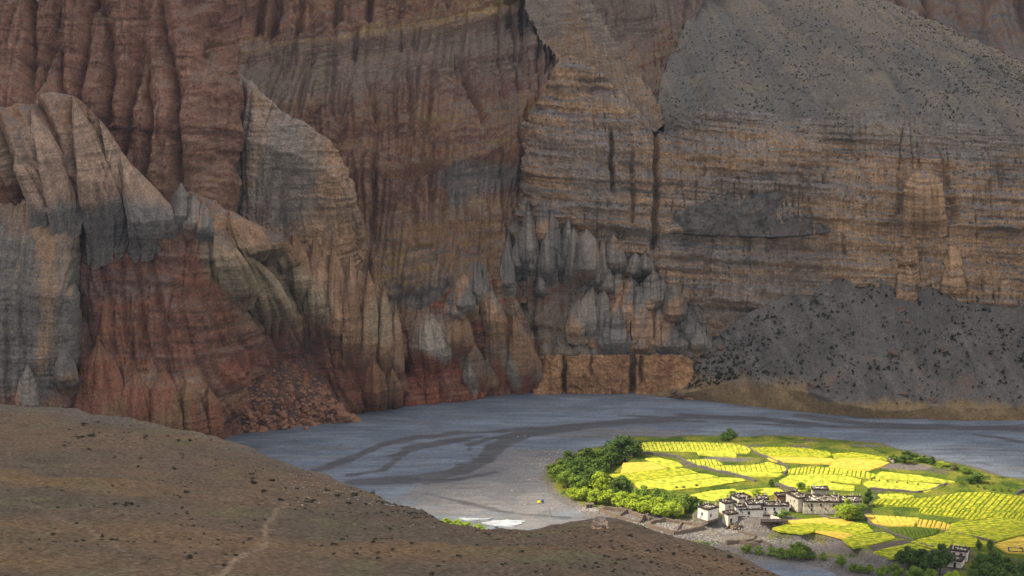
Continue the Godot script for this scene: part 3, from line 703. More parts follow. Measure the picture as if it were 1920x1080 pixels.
func fins() -> void:
	var f1 := alb(104, 97, 89); var f2 := alb(88, 84, 80); var warm := alb(128, 100, 74); var och := alb(104, 88, 66); var red := alb(104, 72, 58)
	terrain("rock_slope", [[[925, 470, 1173], [960, 430, 1166], [1000, 385, 1163], [1050, 375, 1163], [1120, 378, 1160], [1160, 385, 1156], [1200, 440, 1148], [1240, 500, 1138], [1290, 560, 1123], [1330, 610, 1112], [1345, 650, 1102]],
		[[925, 560, 1138], [960, 550, 1130], [1000, 550, 1126], [1050, 560, 1124], [1120, 565, 1122], [1160, 570, 1120], [1200, 580, 1118], [1240, 600, 1114], [1290, 625, 1108], [1330, 650, 1099], [1348, 670, 1096]],
		[[990, 684, 1098], [1010, 672, 1098], [1030, 670, 1096], [1070, 670, 1095], [1120, 670, 1094], [1160, 670, 1094], [1200, 670, 1094], [1240, 670, 1094], [1290, 674, 1094], [1330, 695, 1094], [1350, 700, 1093]],
		[[990, 688, 1102], [1010, 674, 1096], [1030, 671, 1092], [1070, 671, 1091], [1120, 671, 1091], [1160, 671, 1091], [1200, 671, 1091], [1240, 671, 1091], [1290, 676, 1090], [1330, 715, 1104], [1350, 720, 1100]],
		[[990, 720, 1104], [1010, 712, 1100], [1030, 710, 1096], [1070, 710, 1095], [1120, 710, 1095], [1160, 710, 1095], [1200, 710, 1095], [1240, 710, 1095], [1290, 714, 1094], [1330, 740, 1104], [1350, 745, 1100]]], 0.55,
		{"flute": [3.5, 14.0, 6.0, 0.0], "flute2": [1.4, 5.0, 6.0, 0.0], "ledge": [2.2, 8.0, 0.02], "rough": [0.9, 5.0], "cracks": 1.5, "seed": 610.0,
		"color": func(p: Vector3, n: Vector3, h: float, f: float, v: float) -> Color:
			var c := bands(h, 14.0, 1.1, [f2, f1, och, f1], p.x)
			c = c.lerp(red, smoothstep(38.0, 20.0, p.x) * 0.7 * smoothstep(0.25, 0.4, v) * smoothstep(0.62, 0.5, v))
			c = c.lerp(och, smoothstep(46.0, 26.0, p.x) * 0.8 * smoothstep(0.5, 0.6, v))
			c = Color(c.r * 0.8, c.g * 0.8, c.b * 0.82)  # slope toned down to stand in for the shade between the blades
			return weather(c, p, n, f2, 0.3, f2, 0.6)}, M.rock, "grey and ochre slope that carries the rock blades", "slope")
	var paint := func(p: Vector3, n: Vector3, h: float, f: float, v: float) -> Color:
		var c := f1.lerp(f2, smoothstep(-0.3, 0.3, NR.get_noise_2d(p.x * 2.0, p.y * 1.0)))
		c = c.lerp(warm, 0.75 * smoothstep(0.05, 0.4, NF.get_noise_2d(p.x * 2.2 + 9.0, p.y * 1.4) + 0.25 * (v - 0.5)))
		return weather(c, p, n, f2, 0.3, f2, 0.85)
	var g := "grey rock blades standing in rows in the middle of the cliffs"
	for f in [[990, 376, 980, 1010, 526, 12.1, 1.05], [1020, 371, 1006, 1036, 476, 12.1, 1.05], [1034, 385, 1022, 1053, 512, 12.6, 1.05], [1003, 415, 992, 1013, 526, 8.6, 1.05], [1028, 428, 1012, 1045, 544, 13.4, 1.05], [996, 459, 989, 1008, 528, 7.6, 1.05],
			[1065, 407, 1052, 1076, 522, 9.8, 1.05], [1075, 424, 1062, 1094, 551, 12.9, 1.05], [1100, 429, 1083, 1128, 551, 18.3, 1.05], [1130, 449, 1121, 1147, 552, 10.5, 1.05], [1150, 439, 1138, 1170, 524, 12.9, 1.05],
			[954, 431, 940, 963, 572, 9.3, 1.05], [968, 455, 958, 981, 526, 9.3, 1.05], [1014, 513, 1007, 1026, 564, 7.6, 1.05],
			[1192, 475, 1172, 1203, 532, 12.6, 1.05], [1208, 475, 1197, 1226, 524, 11.7, 1.05], [1242, 521, 1232, 1255, 589, 9.3, 1.05], [1262, 536, 1247, 1288, 624, 16.6, 1.05], [1292, 575, 1278, 1305, 656, 9.0, 1.05], [1307, 604, 1291, 1329, 672, 9.0, 1.05],
			[1112, 537, 1070, 1126, 649, 9.0, 1.05], [1133, 539, 1108, 1146, 660, 9.0, 1.05], [1142, 571, 1126, 1152, 668, 9.0, 1.05], [1158, 571, 1130, 1185, 674, 9.0, 1.05],
			[1183, 511, 1146, 1204, 636, 9.0, 1.05], [1203, 529, 1178, 1227, 668, 9.0, 1.05], [1204, 615, 1191, 1211, 668, 8.1, 1.05], [1236, 575, 1222, 1258, 672, 9.0, 1.05], [1252, 593, 1236, 1282, 672, 9.0, 1.05],
			[893, 490, 876, 913, 596, 15.0, 1.05], [870, 513, 848, 890, 606, 17.1, 1.05], [908, 498, 898, 918, 616, 8.1, 1.05], [856, 538, 838, 872, 616, 13.8, 1.05], [340, 343, 322, 352, 444, 12.1, 1.05], [362, 361, 346, 376, 454, 12.1, 1.05], [382, 378, 370, 396, 459, 10.5, 1.05], [52, 683, 36, 72, 804, 14.5, 1.05], [120, 653, 106, 140, 744, 13.8, 1.05], [1224, 502, 1210, 1240, 600, 11.0, 1.05], [1160, 500, 1146, 1180, 580, 8.0, 1.05], [1215, 516, 1200, 1234, 600, 9.0, 1.05], [1254, 556, 1240, 1268, 645, 9.0, 1.05], [1140, 505, 1126, 1158, 560, 8.0, 1.05], [1176, 557, 1160, 1190, 650, 9.0, 1.05], [1278, 557, 1266, 1292, 640, 9.0, 1.05], [1046, 437, 1040, 1062, 530, 10.0, 1.05], [1118, 467, 1108, 1130, 552, 11.0, 1.05], [978, 427, 970, 992, 505, 9.0, 1.05], [920, 537, 906, 936, 640, 8.0, 1.05], [1086, 557, 1066, 1098, 650, 9.0, 1.05], [1164, 467, 1152, 1176, 530, 8.0, 1.05]]:
		fin("rock_blade", f, paint, "grey upright blade of eroded rock standing among its like", g, ["rock_slope", "cliff_004", "cliff_003", "cliff_002", "rock_wall"])
	var o1 := alb(140, 108, 77); var o2 := alb(122, 92, 66)
	terrain("cliff", [[[1006, 690, 1106], [1011, 668, 1092], [1030, 662, 1087], [1100, 663, 1086], [1180, 663, 1086], [1230, 663, 1086], [1285, 667, 1084], [1298, 690, 1088]],
		[[1006, 742, 1098], [1011, 741, -0.6], [1030, 740, -0.6], [1100, 739, -0.6], [1180, 740, -0.6], [1230, 742, -0.6], [1285, 749, -0.6], [1298, 752, -0.6]]], 0.45,
		{"flute": [1.6, 12.0, 12.0, 0.0], "flute2": [0.6, 4.0, 3.0, 0.0], "rough": [0.8, 4.0], "seed": 700.0, "jag": 0.7, "back": 5.0,
		"crev": [[1058, 664, 1059, 745, 1088, 9.0, 1.3], [1107, 664, 1108, 705, 1088, 3.0, 1.0], [1187, 664, 1186, 745, 1088, 10.0, 1.9], [1202, 664, 1203, 720, 1088, 5.0, 1.2]],
		"color": func(p: Vector3, n: Vector3, h: float, f: float, v: float) -> Color:
			return weather(o1.lerp(o2, smoothstep(-0.2, 0.4, NR.get_noise_2d(p.x * 2.0, p.y * 2.0))), p, n, o2, 0.4, f1, 0.75)}, M.rock, "low orange rock wall with black clefts at the water's edge")

func slopes() -> void:
	var t1 := alb(81, 77, 73); var t2 := alb(71, 68, 66); var bank := alb(106, 90, 66); var stone := alb(108, 84, 68)
	terrain("scree_slope", [[[1232, 738, 1084], [1262, 705, 1090], [1320, 655, 1100], [1400, 592, 1108], [1500, 548, 1114], [1590, 520, 1117], [1640, 510, 1117], [1700, 522, 1116], [1780, 536, 1115], [1980, 564, 1112]],
		[[1230, 744, 1082], [1262, 735, 1080], [1320, 715, 1078], [1400, 690, 1078], [1500, 670, 1078], [1590, 660, 1076], [1640, 655, 1074], [1700, 660, 1072], [1780, 665, 1070], [1980, 680, 1066]],
		[[1230, 746, -1], [1262, 742, 1078], [1320, 732, 1072], [1400, 718, 1066], [1490, 732, 1054], [1560, 752, 1043], [1640, 770, 1036], [1700, 770, 1036], [1780, 766, 1036], [1980, 764, 1034]],
		[[1228, 750, -2], [1260, 750, -2], [1320, 758, -2], [1400, 767, -2], [1490, 777, -2], [1560, 784, -2], [1640, 791, -2], [1700, 792, -2], [1780, 794, -2], [1980, 797, -2]]], 0.7,
		{"flute": [1.6, 30.0, 3.0, 0.6], "rough": [1.3, 12.0], "block": [0.0, 4.0, 1.0], "seed": 820.0, "power": 0.9, "back": 10.0,
		"color": func(p: Vector3, n: Vector3, h: float, f: float, v: float) -> Color:
			var c := t1.lerp(t2, smoothstep(-0.3, 0.4, NF.get_noise_2d(p.x * 1.2, p.y * 2.0)))
			c = c.lerp(stone, 0.3 * smoothstep(0.25, 0.5, NR.get_noise_2d(p.x * 3.0, p.y * 4.0)) * smoothstep(0.35, 0.7, v))
			c = c.lerp(alb(90, 87, 84), 0.5 * smoothstep(0.1, 0.4, NF.get_noise_2d((p.x + 0.5 * p.y) * 3.5, p.y * 0.5)))
			var foot := smoothstep(9.5, 6.0, p.y + 2.5 * NF.get_noise_2d(p.x * 3.0, 2.0)) if p.x > 150.0 else smoothstep(16.0, 9.0, p.y + 3.0 * NF.get_noise_2d(p.x * 3.0, 2.0))
			c = c.lerp(bank, foot)
			var g := 1.0 + 0.25 * NR.get_noise_2d(p.x * 20.0, p.y * 20.0) + 0.2 * NF.get_noise_2d(p.x * 6.0, p.y * 6.0)
			return Color(c.r * g, c.g * g, c.b * g)}, M.scree, "grey scree slope dotted with dark shrubs above a yellowish river bank", "slope")
	terrain("scree_slope", [[[1272, 374, 1141], [1310, 358, 1140], [1370, 350, 1138], [1425, 332, 1137], [1450, 325, 1137], [1476, 338, 1136], [1505, 366, 1134], [1560, 386, 1134]],
		[[1262, 405, 1131], [1310, 400, 1127], [1370, 400, 1125], [1425, 398, 1123], [1450, 398, 1123], [1476, 400, 1123], [1505, 404, 1123], [1566, 408, 1126]],
		[[1256, 436, 1129], [1310, 440, 1123], [1370, 442, 1121], [1425, 444, 1119], [1450, 444, 1119], [1476, 442, 1119], [1505, 440, 1119], [1572, 432, 1123]],
		[[1256, 446, 1140], [1310, 450, 1136], [1370, 452, 1134], [1425, 454, 1132], [1450, 454, 1132], [1476, 452, 1132], [1505, 450, 1132], [1572, 442, 1136]]], 0.6,
		{"flute": [1.6, 12.0, 3.0, 0.0], "rough": [1.8, 7.0], "block": [0.3, 3.0, 1.0], "seed": 845.0, "power": 0.9, "back": 3.0,
		"color": func(p: Vector3, n: Vector3, h: float, f: float, v: float) -> Color:
			var c := t1.lerp(t2, smoothstep(-0.3, 0.4, NF.get_noise_2d(p.x * 2.2, p.y * 3.0))).lerp(alb(118, 98, 76), 0.7 * smoothstep(0.2, 0.45, NR.get_noise_2d(p.x * 3.0, p.y * 3.0)) * smoothstep(0.6, 0.2, v))
			var g := 1.0 + 0.3 * NR.get_noise_2d(p.x * 20.0, p.y * 20.0)
			return Color(c.r * g, c.g * g, c.b * g)}, M.scree, "small grey mound of scree resting high on the right cliff", "slope")
	var m1 := alb(84, 65, 55); var m2 := alb(74, 61, 55); var red := alb(112, 72, 56)
	terrain("rubble_slope", [[[388, 806, 1004], [425, 752, 1012], [470, 708, 1024], [515, 662, 1040], [545, 640, 1050], [580, 676, 1048], [612, 715, 1042], [645, 770, 1036], [668, 790, 1032]],
		[[380, 824, -1], [425, 798, 1004], [470, 772, 1010], [515, 748, 1018], [550, 738, 1024], [585, 748, 1027], [615, 765, 1028], [648, 784, 1028], [672, 792, -1]],
		[[372, 832, -2], [420, 822, -2], [470, 817, -2], [520, 811, -2], [560, 806, -2], [590, 803, -2], [620, 800, -2], [650, 797, -2], [676, 794, -2]]], 0.6,
		{"flute": [1.5, 12.0, 4.0, 0.0], "rough": [1.4, 5.0], "seed": 900.0, "back": 12.0,
		"color": func(p: Vector3, n: Vector3, h: float, f: float, v: float) -> Color:
			var c := m2.lerp(m1, smoothstep(-0.2, 0.3, NR.get_noise_2d(p.x * 5.0, p.y * 5.0))).lerp(red, smoothstep(0.1, 0.4, NF.get_noise_2d(p.x * 4.0, p.y * 4.0)))
			var g := 1.0 + 0.4 * NR.get_noise_2d(p.x * 24.0, p.y * 24.0)
			return Color(c.r * g, c.g * g, c.b * g)}, M.scree, "cone of reddish fallen rubble at the foot of the left cliff", "slope")

func near_hill() -> void:
	var h1 := alb(90, 75, 61); var h2 := alb(80, 71, 60); var h3 := alb(97, 79, 59); var grey := alb(86, 81, 75); var trod := alb(114, 99, 82)
	var trail := []
	for q in [[396, 1092, 204], [416, 1072, 213], [436, 1054, 223], [462, 1042, 230], [486, 1032, 237], [499, 1020, 246], [499, 1008, 256], [496, 998, 266], [505, 984, 284], [515, 970, 304], [528, 957, 328], [540, 948, 345]]:
		trail.append(at(q[0], q[1], q[2]))
	var trail2 := []
	for q in [[-20, 940, 300], [60, 960, 290], [120, 985, 270], [230, 1030, 230]]: trail2.append(at(q[0], q[1], q[2]))
	terrain("hill", [[[-90, 756, 570], [0, 762, 565], [150, 775, 548], [290, 798, 525], [380, 820, 505], [470, 845, 485], [560, 877, 462], [650, 910, 440], [710, 934, 424], [745, 950, 402], [790, 966, 362], [830, 983, 350], [910, 1006, 338], [985, 1004, 336], [1060, 984, 340], [1130, 968, 345], [1165, 974, 344], [1240, 1003, 336], [1310, 1025, 330], [1380, 1045, 324], [1470, 1084, 316]],
		[[-90, 860, 400], [0, 866, 398], [150, 880, 390], [290, 898, 382], [380, 910, 374], [470, 925, 366], [560, 942, 358], [650, 958, 348], [710, 970, 338], [760, 982, 325], [830, 1004, 312], [910, 1024, 304], [980, 1022, 302], [1060, 1010, 304], [1130, 998, 306], [1240, 1025, 306], [1310, 1045, 304], [1380, 1064, 302], [1470, 1096, 300]],
		[[-90, 1000, 250], [150, 1010, 247], [380, 1022, 244], [560, 1032, 246], [710, 1040, 250], [830, 1045, 254], [980, 1052, 258], [1130, 1050, 262], [1310, 1080, 270], [1470, 1110, 280]],
		[[-90, 1140, 178], [150, 1140, 180], [380, 1140, 184], [560, 1140, 190], [710, 1140, 198], [830, 1140, 206], [980, 1140, 214], [1130, 1140, 222], [1310, 1140, 236], [1470, 1150, 250]]], 0.6,
		{"rough": [0.7, 16.0], "flute": [0.5, 30.0, 2.0, 0.3], "block": [0.0, 4.0, 1.0], "seed": 950.0, "back": 60.0, "power": 1.0, "vcell": 0.6,
		"color": func(p: Vector3, n: Vector3, h: float, f: float, v: float) -> Color:
			var c := h1.lerp(h2, smoothstep(-0.3, 0.35, NF.get_noise_2d(p.x * 0.8, p.z * 0.3))).lerp(h3, smoothstep(0.0, 0.5, NR.get_noise_2d(p.x * 0.5, p.z * 0.5)))
			c = c.lerp(grey, smoothstep(0.12, 0.0, v + 0.05 * NF.get_noise_2d(p.x * 3.0, p.z * 3.0)) * 0.55)
			c = c.lerp(alb(86, 82, 60), 0.5 * smoothstep(0.2, 0.5, NF.get_noise_2d(p.x * 2.6, p.z * 1.2)))
			var g := 1.0 + 0.3 * NR.get_noise_2d(p.x * 30.0, p.z * 20.0) + 0.22 * NF.get_noise_2d(p.x * 8.0, p.z * 5.0)
			for k in 2:
				var line: Array = trail if k == 0 else trail2
				for i in line.size() - 1:
					var a: Vector3 = line[i]; var b: Vector3 = line[i + 1]
					if absf(p.x - a.x) > 22.0 and absf(p.x - b.x) > 22.0: continue
					var q := Geometry2D.get_closest_point_to_segment(Vector2(p.x, p.z), Vector2(a.x, a.z), Vector2(b.x, b.z))
					var r := q.distance_to(Vector2(p.x, p.z)) + 0.25 * NF.get_noise_2d(p.x * 12.0, p.z * 12.0)
					c = c.lerp(trod, (1.0 - smoothstep(0.15, 0.6, r)) * (0.85 if k == 0 else 0.35))
			return Color(c.r * g, c.g * g, c.b * g)}, M.scree, "bare brown hillside in the foreground crossed by a thin footpath", "hill")

func outskirts() -> void:    # the valley goes on past the frame
	var brown := alb(92, 74, 62); var ochre := alb(108, 90, 66); var grey := alb(84, 80, 76)
	var plain := func(p: Vector3, n: Vector3, h: float, f: float, v: float) -> Color:
		return weather(bands(h, 20.0, 1.0, [brown, ochre, grey, brown], p.x), p, n, brown, 0.4, grey, 0.55)
	terrain("cliff", [[[1945, 258, 1158], [2150, 280, 1130], [2400, 330, 1080], [2700, 380, 1000]], [[1945, 450, 1126], [2150, 470, 1095], [2400, 500, 1040], [2700, 540, 960]], [[1945, 790, 1045], [2150, 800, -2], [2400, 815, -2], [2700, 850, -2]]], 1.6, {"flute": [4.0, 24.0, 6.0, 0.0], "ledge": [4.0, 12.0, -0.045], "rough": [1.5, 8.0], "seed": 1010.0, "color": plain}, M.rock, "continuing banded cliff beyond the right edge")
	terrain("hill", [[[1950, 150, 1440], [2200, 200, 1360], [2500, 240, 1300], [2750, 260, 1250]], [[1950, 296, 1166], [2200, 310, 1140], [2500, 360, 1090], [2750, 400, 1010]]], 3.0, {"flute": [3.0, 40.0, 6.0, 0.0], "rough": [2.4, 26.0], "block": [0.0, 4.0, 1.0], "seed": 1020.0, "back": 60.0, "color": plain}, M.scree, "grey slope beyond the right edge")
	terrain("cliff", [[[1970, -90, 2300], [2500, -90, 2200]], [[1975, 210, 2050], [2500, 260, 1900]]], 6.0, {"flute": [12.0, 42.0, 6.0, 0.0], "rough": [2.0, 20.0], "seed": 1030.0, "color": plain}, M.rock, "far cliff beyond the right edge")
	terrain("cliff", [[[-700, 60, 1000], [-400, 20, 1080], [-62, 10, 1110]], [[-700, 400, 900], [-400, 420, 960], [-62, 440, 1010]], [[-700, 860, -2], [-400, 850, -2], [-62, 845, -2]]], 1.8, {"flute": [9.0, 24.0, 7.0, 0.0], "ledge": [2.0, 9.0, 0.0], "rough": [1.6, 8.0], "seed": 1040.0, "color": plain}, M.rock, "continuing fluted cliff beyond the left edge")

func riverbed() -> void:
	# one ground sheet to beyond everything, fine where it is seen
	var xs := PackedFloat32Array(); var zs := PackedFloat32Array()
	for x in [-3000.0, -1200.0, -500.0, -300.0]: xs.append(x)
	var x := -200.0
	while x < 290.0:
		xs.append(x); x += 0.9
	for q in [300.0, 400.0, 700.0, 1500.0, 3000.0]: xs.append(q)
	for q in [-3500.0, -2000.0, -1300.0, -1130.0]: zs.append(q)
	var z := -1110.0
	while z < -760.0:
		zs.append(z); z += 1.3
	for q in [-700.0, -500.0, 0.0, 1500.0]: zs.append(q)
	var nu := xs.size(); var nr := zs.size()
	var pos := PackedVector3Array(); pos.resize(nu * nr)
	var aux := PackedFloat32Array(); aux.resize(nu * nr * 2)
	for j in nr:
		for i in nu:
			pos[j * nu + i] = Vector3(xs[i], 0.35 * NF.get_noise_2d(xs[i] * 0.8, zs[j] * 1.5), zs[j])
	var silt := alb(82, 89, 98); var silt2 := alb(71, 77, 86); var wet := alb(58, 58, 60); var gravel := alb(78, 78, 80); var dry := alb(84, 83, 84)
	# channels of dark wet gravel: [width, points]
	var chan := []
	for c in [[6.0, [[590, 885], [640, 866], [680, 850], [720, 833], [770, 822], [850, 812], [940, 808], [1000, 803], [1100, 795], [1200, 790], [1320, 790]]],
			[11.0, [[660, 905], [760, 900], [860, 885], [910, 862], [930, 838], [980, 815], [1080, 800], [1180, 790], [1300, 783], [1420, 785]]],
			[4.0, [[660, 890], [715, 882], [745, 862], [755, 850], [735, 856], [760, 848], [800, 838], [870, 825]]], [3.0, [[745, 862], [728, 855]]],
			[3.0, [[890, 866], [880, 850], [880, 835], [920, 822], [960, 815]]], [4.0, [[750, 852], [770, 838], [830, 828], [900, 818]]], [3.0, [[860, 870], [890, 862], [872, 848]]],
			[8.0, [[1280, 778], [1380, 782], [1480, 792], [1560, 800], [1640, 800], [1760, 800], [1930, 806]]], [9.0, [[1500, 780], [1600, 792], [1700, 800], [1800, 802], [1930, 800]]],
			[3.0, [[1360, 792], [1440, 796], [1520, 802]]], [3.0, [[1700, 845], [1800, 842], [1930, 846]]], [2.0, [[1800, 860], [1870, 875], [1930, 888]]], [4.0, [[1830, 815], [1880, 822], [1930, 832]]],
			[5.0, [[800, 906], [860, 898], [930, 886]]], [3.0, [[800, 925], [880, 945], [940, 960], [1060, 970]]], [3.0, [[1160, 780], [1260, 781]]]]:
		var pts := []
		for q in c[1]:
			var w := level(q[0], q[1], 0.0)
			pts.append(Vector2(w.x, w.z))
		chan.append([c[0] * 0.5, pts])
	var bars := []      # dry gravel ground: [px, py, rx, rz]
	for b in [[1010, 890, 40, 42], [940, 905, 38, 22], [1130, 812, 38, 13], [1000, 940, 70, 22], [880, 920, 25, 18], [1500, 1030, 90, 26], [1300, 985, 80, 30]]:
		var w := level(b[0], b[1], 0.0)
		bars.append([w.x, w.z, b[2], b[3]])
	sheet("riverbed", pos, aux, nu, nr, 0, func(p: Vector3, n: Vector3, h: float, f: float, v: float) -> Color:
		var c := silt.lerp(silt2, smoothstep(-0.35, 0.35, NF.get_noise_2d(p.x * 0.9, p.z * 3.0)))
		c = c.lerp(gravel, 0.7 * smoothstep(0.22, 0.5, NR.get_noise_2d(p.x * 1.0 + p.z * 0.3, p.z * 4.5)))
		for b in bars:
			var r: float = sqrt(pow((p.x - b[0]) / b[2], 2.0) + pow((p.z - b[1]) / b[3], 2.0)) + 0.5 * NF.get_noise_2d(p.x * 1.5, p.z * 1.5)
			c = c.lerp(dry if NR.get_noise_2d(p.x, p.z) > 0.0 else gravel, 1.0 - smoothstep(0.75, 1.15, r))
		var here := Vector2(p.x, p.z)
		var wob := 1.8 * NF.get_noise_2d(p.x * 2.2, p.z * 4.0) + 2.4 * NR.get_noise_2d(p.x * 0.8, p.z * 1.3)
		for q in chan:
			var pts: Array = q[1]
			for i in pts.size() - 1:
				var a: Vector2 = pts[i]; var b: Vector2 = pts[i + 1]
				if p.x < minf(a.x, b.x) - 14.0 or p.x > maxf(a.x, b.x) + 14.0: continue
				var r := Geometry2D.get_closest_point_to_segment(here, a, b).distance_to(here) + wob
				c = c.lerp(wet, 0.85 * (1.0 - smoothstep(q[0] - 1.0, q[0] + 1.0, r)))
		var thread := minf(absf(NF.get_noise_2d(p.x * 0.55 + 0.4 * p.z, p.z * 3.2 + 90.0)), absf(NR.get_noise_2d(p.x * 0.9 + 0.5 * p.z, p.z * 5.0 + 190.0)))     # thin threads of wet gravel along the flow
		c = c.lerp(wet, 0.45 * (1.0 - smoothstep(0.0, 0.045, thread)) * smoothstep(-0.1, 0.3, NR.get_noise_2d(p.x * 0.6, p.z * 1.2)))
		var g := 1.0 + 0.3 * NR.get_noise_2d(p.x * 26.0, p.z * 26.0) + 0.3 * NF.get_noise_2d(p.x * 1.6 + 0.6 * p.z, p.z * 15.0)
		return Color(c.r * g, c.g * g, c.b * g), M.silt, "broad grey-blue braided riverbed of silt and dark wet channels", "riverbed")

# ---------------------------------------------------------------- the oasis
var upper := PackedVector2Array()     # outline of the field terrace, x z
var apron := PackedVector2Array()     # outline of the low ground round it

func flat(points: Array, y: float) -> PackedVector2Array:
	var out := PackedVector2Array()
	for q in points:
		var w := level(q[0], q[1], y)
		out.append(Vector2(w.x, w.z))
	return out

func within(poly: PackedVector2Array, p: Vector2) -> float:    # metres inside the outline, negative outside
	var best := 1e9
	for i in poly.size():
		var q := Geometry2D.get_closest_point_to_segment(p, poly[i], poly[(i + 1) % poly.size()])
		best = minf(best, q.distance_squared_to(p))
	best = sqrt(best)
	return best if Geometry2D.is_point_in_polygon(p, poly) else -best

func land(x: float, z: float) -> float:    # height of the oasis ground
	var p := Vector2(x, z)
	var a := within(upper, p)
	var b := within(apron, p)
	var n := NF.get_noise_2d(x * 1.2, z * 1.2)
	return maxf(4.5 * smoothstep(-2.5, 2.5, a + n * 0.8) , 1.3 * smoothstep(-6.0, 5.0, b + n * 3.0)) - 0.25 + 0.18 * n

func stand(px: float, py: float) -> Vector3:    # a surveyed point on the oasis ground
	var w := level(px, py, 2.0)
	for i in 4:
		w = level(px, py, land(w.x, w.z))
	return w

func oasis() -> void:
	upper = flat([[1142, 888], [1150, 876], [1172, 862], [1190, 842], [1196, 827], [1250, 824], [1320, 824], [1400, 826], [1500, 823], [1580, 827], [1640, 838], [1662, 848], [1740, 866], [1830, 890], [1925, 906], [2020, 925], [2020, 1075], [1900, 1046], [1800, 1036], [1748, 1038], [1705, 1051], [1660, 1050], [1622, 1037], [1590, 1014], [1562, 1008], [1526, 998], [1500, 1003], [1452, 996], [1443, 984], [1380, 975], [1300, 962], [1285, 945], [1228, 922], [1168, 906]], 4.5)
	apron = flat([[1022, 893], [1040, 868], [1075, 850], [1140, 832], [1190, 818], [1290, 816], [1500, 818], [1640, 828], [1750, 858], [1850, 885], [2030, 915], [2030, 1130], [1640, 1092], [1560, 1062], [1500, 1050], [1400, 1040], [1330, 1035], [1260, 1020], [1180, 995], [1110, 965], [1070, 935], [1035, 915]], 0.8)
	var xs := PackedFloat32Array(); var zs := PackedFloat32Array()
	var x := 8.0
	while x < 262.0: xs.append(x); x += 1.0
	var z := -1016.0
	while z < -778.0: zs.append(z); z += 1.2
	var nu := xs.size(); var nr := zs.size()
	var pos := PackedVector3Array(); pos.resize(nu * nr)
	var aux := PackedFloat32Array(); aux.resize(nu * nr * 2)
	for j in nr:
		for i in nu:
			pos[j * nu + i] = Vector3(xs[i], land(xs[i], zs[j]), zs[j])
			aux[(j * nu + i) * 2 + 1] = within(upper, Vector2(xs[i], zs[j]))
	var g1 := Color(0.17, 0.23, 0.032); var g2 := Color(0.32, 0.32, 0.05); var g3 := Color(0.09, 0.15, 0.026); var soil := Color(0.19, 0.16, 0.125); var path_ := Color(0.36, 0.31, 0.25); var stone := alb(92, 88, 86)
	# bare ground of the village and the yards
	var bare := []
	for b in [[1390, 985, 26, 9], [1270, 990, 36, 12], [1160, 965, 24, 8], [1480, 1020, 32, 10], [1560, 1050, 40, 10], [1700, 880, 15, 5], [1560, 828, 22, 3], [1660, 1060, 30, 8], [1370, 866, 12, 4], [1095, 955, 20, 6]]:
		var w := level(b[0], b[1], 3.0)
		bare.append([w.x, w.z, b[2], b[3]])
	var tracks := []
	for t in [[[1270, 972], [1300, 978], [1330, 990], [1350, 1002], [1380, 1012], [1410, 1008]], [[1350, 1002], [1400, 998], [1430, 1000]], [[1285, 968], [1320, 985]]]:
		tracks.append(flat(t, 3.0))
	sheet("oasis_ground", pos, aux, nu, nr, 0, func(p: Vector3, n: Vector3, h: float, f: float, v: float) -> Color:
		var c := g1.lerp(g2, smoothstep(-0.25, 0.3, NF.get_noise_2d(p.x * 2.5, p.z * 2.5))).lerp(g3, smoothstep(0.05, 0.4, NR.get_noise_2d(p.x * 3.0, p.z * 3.0)))
		c = c.lerp(soil, smoothstep(0.25, 0.5, NR.get_noise_2d(p.x * 1.3 + 40.0, p.z * 2.0)) * 0.8)
		c = c.lerp(soil, smoothstep(0.9, 0.6, n.y) * 0.8)
		for b in bare:
			var r: float = sqrt(pow((p.x - b[0]) / b[2], 2.0) + pow((p.z - b[1]) / b[3], 2.0)) + 0.5 * NF.get_noise_2d(p.x * 2.5, p.z * 2.5)
			c = c.lerp(stone, 1.0 - smoothstep(0.8, 1.15, r))
		for t in tracks:
			for i in t.size() - 1:
				var q := Geometry2D.get_closest_point_to_segment(Vector2(p.x, p.z), t[i], t[i + 1])
				c = c.lerp(path_, 1.0 - smoothstep(1.6, 3.4, q.distance_to(Vector2(p.x, p.z)) + 1.5 * NF.get_noise_2d(p.x * 4.0, p.z * 4.0)))
		if p.y < 0.9: c = c.lerp(stone, smoothstep(0.9, 0.3, p.y))
		var g := 1.0 + 0.35 * NR.get_noise_2d(p.x * 20.0, p.z * 20.0) + 0.3 * NF.get_noise_2d(p.x * 30.0, p.z * 30.0)
		return Color(c.r * g, c.g * g, c.b * g), M.scree, "green and stony ground of the oasis under fields, trees and houses", "ground")
	terrain("terrace_bank", [[[1438, 985, -4.4], [1446, 996, -4.5], [1470, 1003, -4.5], [1500, 1004, -4.5], [1527, 999, -4.5], [1560, 1009, -4.5], [1588, 1016, -4.5], [1620, 1038, -4.5], [1660, 1051, -4.4], [1706, 1052, -4.4], [1750, 1040, -4.3]],
		[[1430, 994, -1], [1442, 1013, -1], [1470, 1022, -1], [1500, 1025, -1], [1530, 1026, -1], [1562, 1036, -1], [1592, 1046, -1], [1622, 1062, -1], [1662, 1076, -1], [1712, 1078, -1], [1758, 1066, -1]]], 0.4,
		{"rough": [0.35, 2.5], "flute": [0.7, 4.0, 3.0, 0.0], "back": 2.0, "seed": 33.0, "fine": 0.2, "color": func(p: Vector3, n: Vector3, h: float, f: float, v: float) -> Color:
			var c := alb(70, 62, 56).lerp(alb(88, 79, 72), smoothstep(-0.2, 0.3, NR.get_noise_2d(p.x * 10.0, p.y * 20.0)))
			var g := 1.0 + 0.4 * NR.get_noise_3d(p.x * 50.0, p.y * 60.0, p.z * 50.0)
			return Color(c.r * g, c.g * g, c.b * g)}, M.scree, "brown stony bank that holds up the front of the field terrace", "bank")

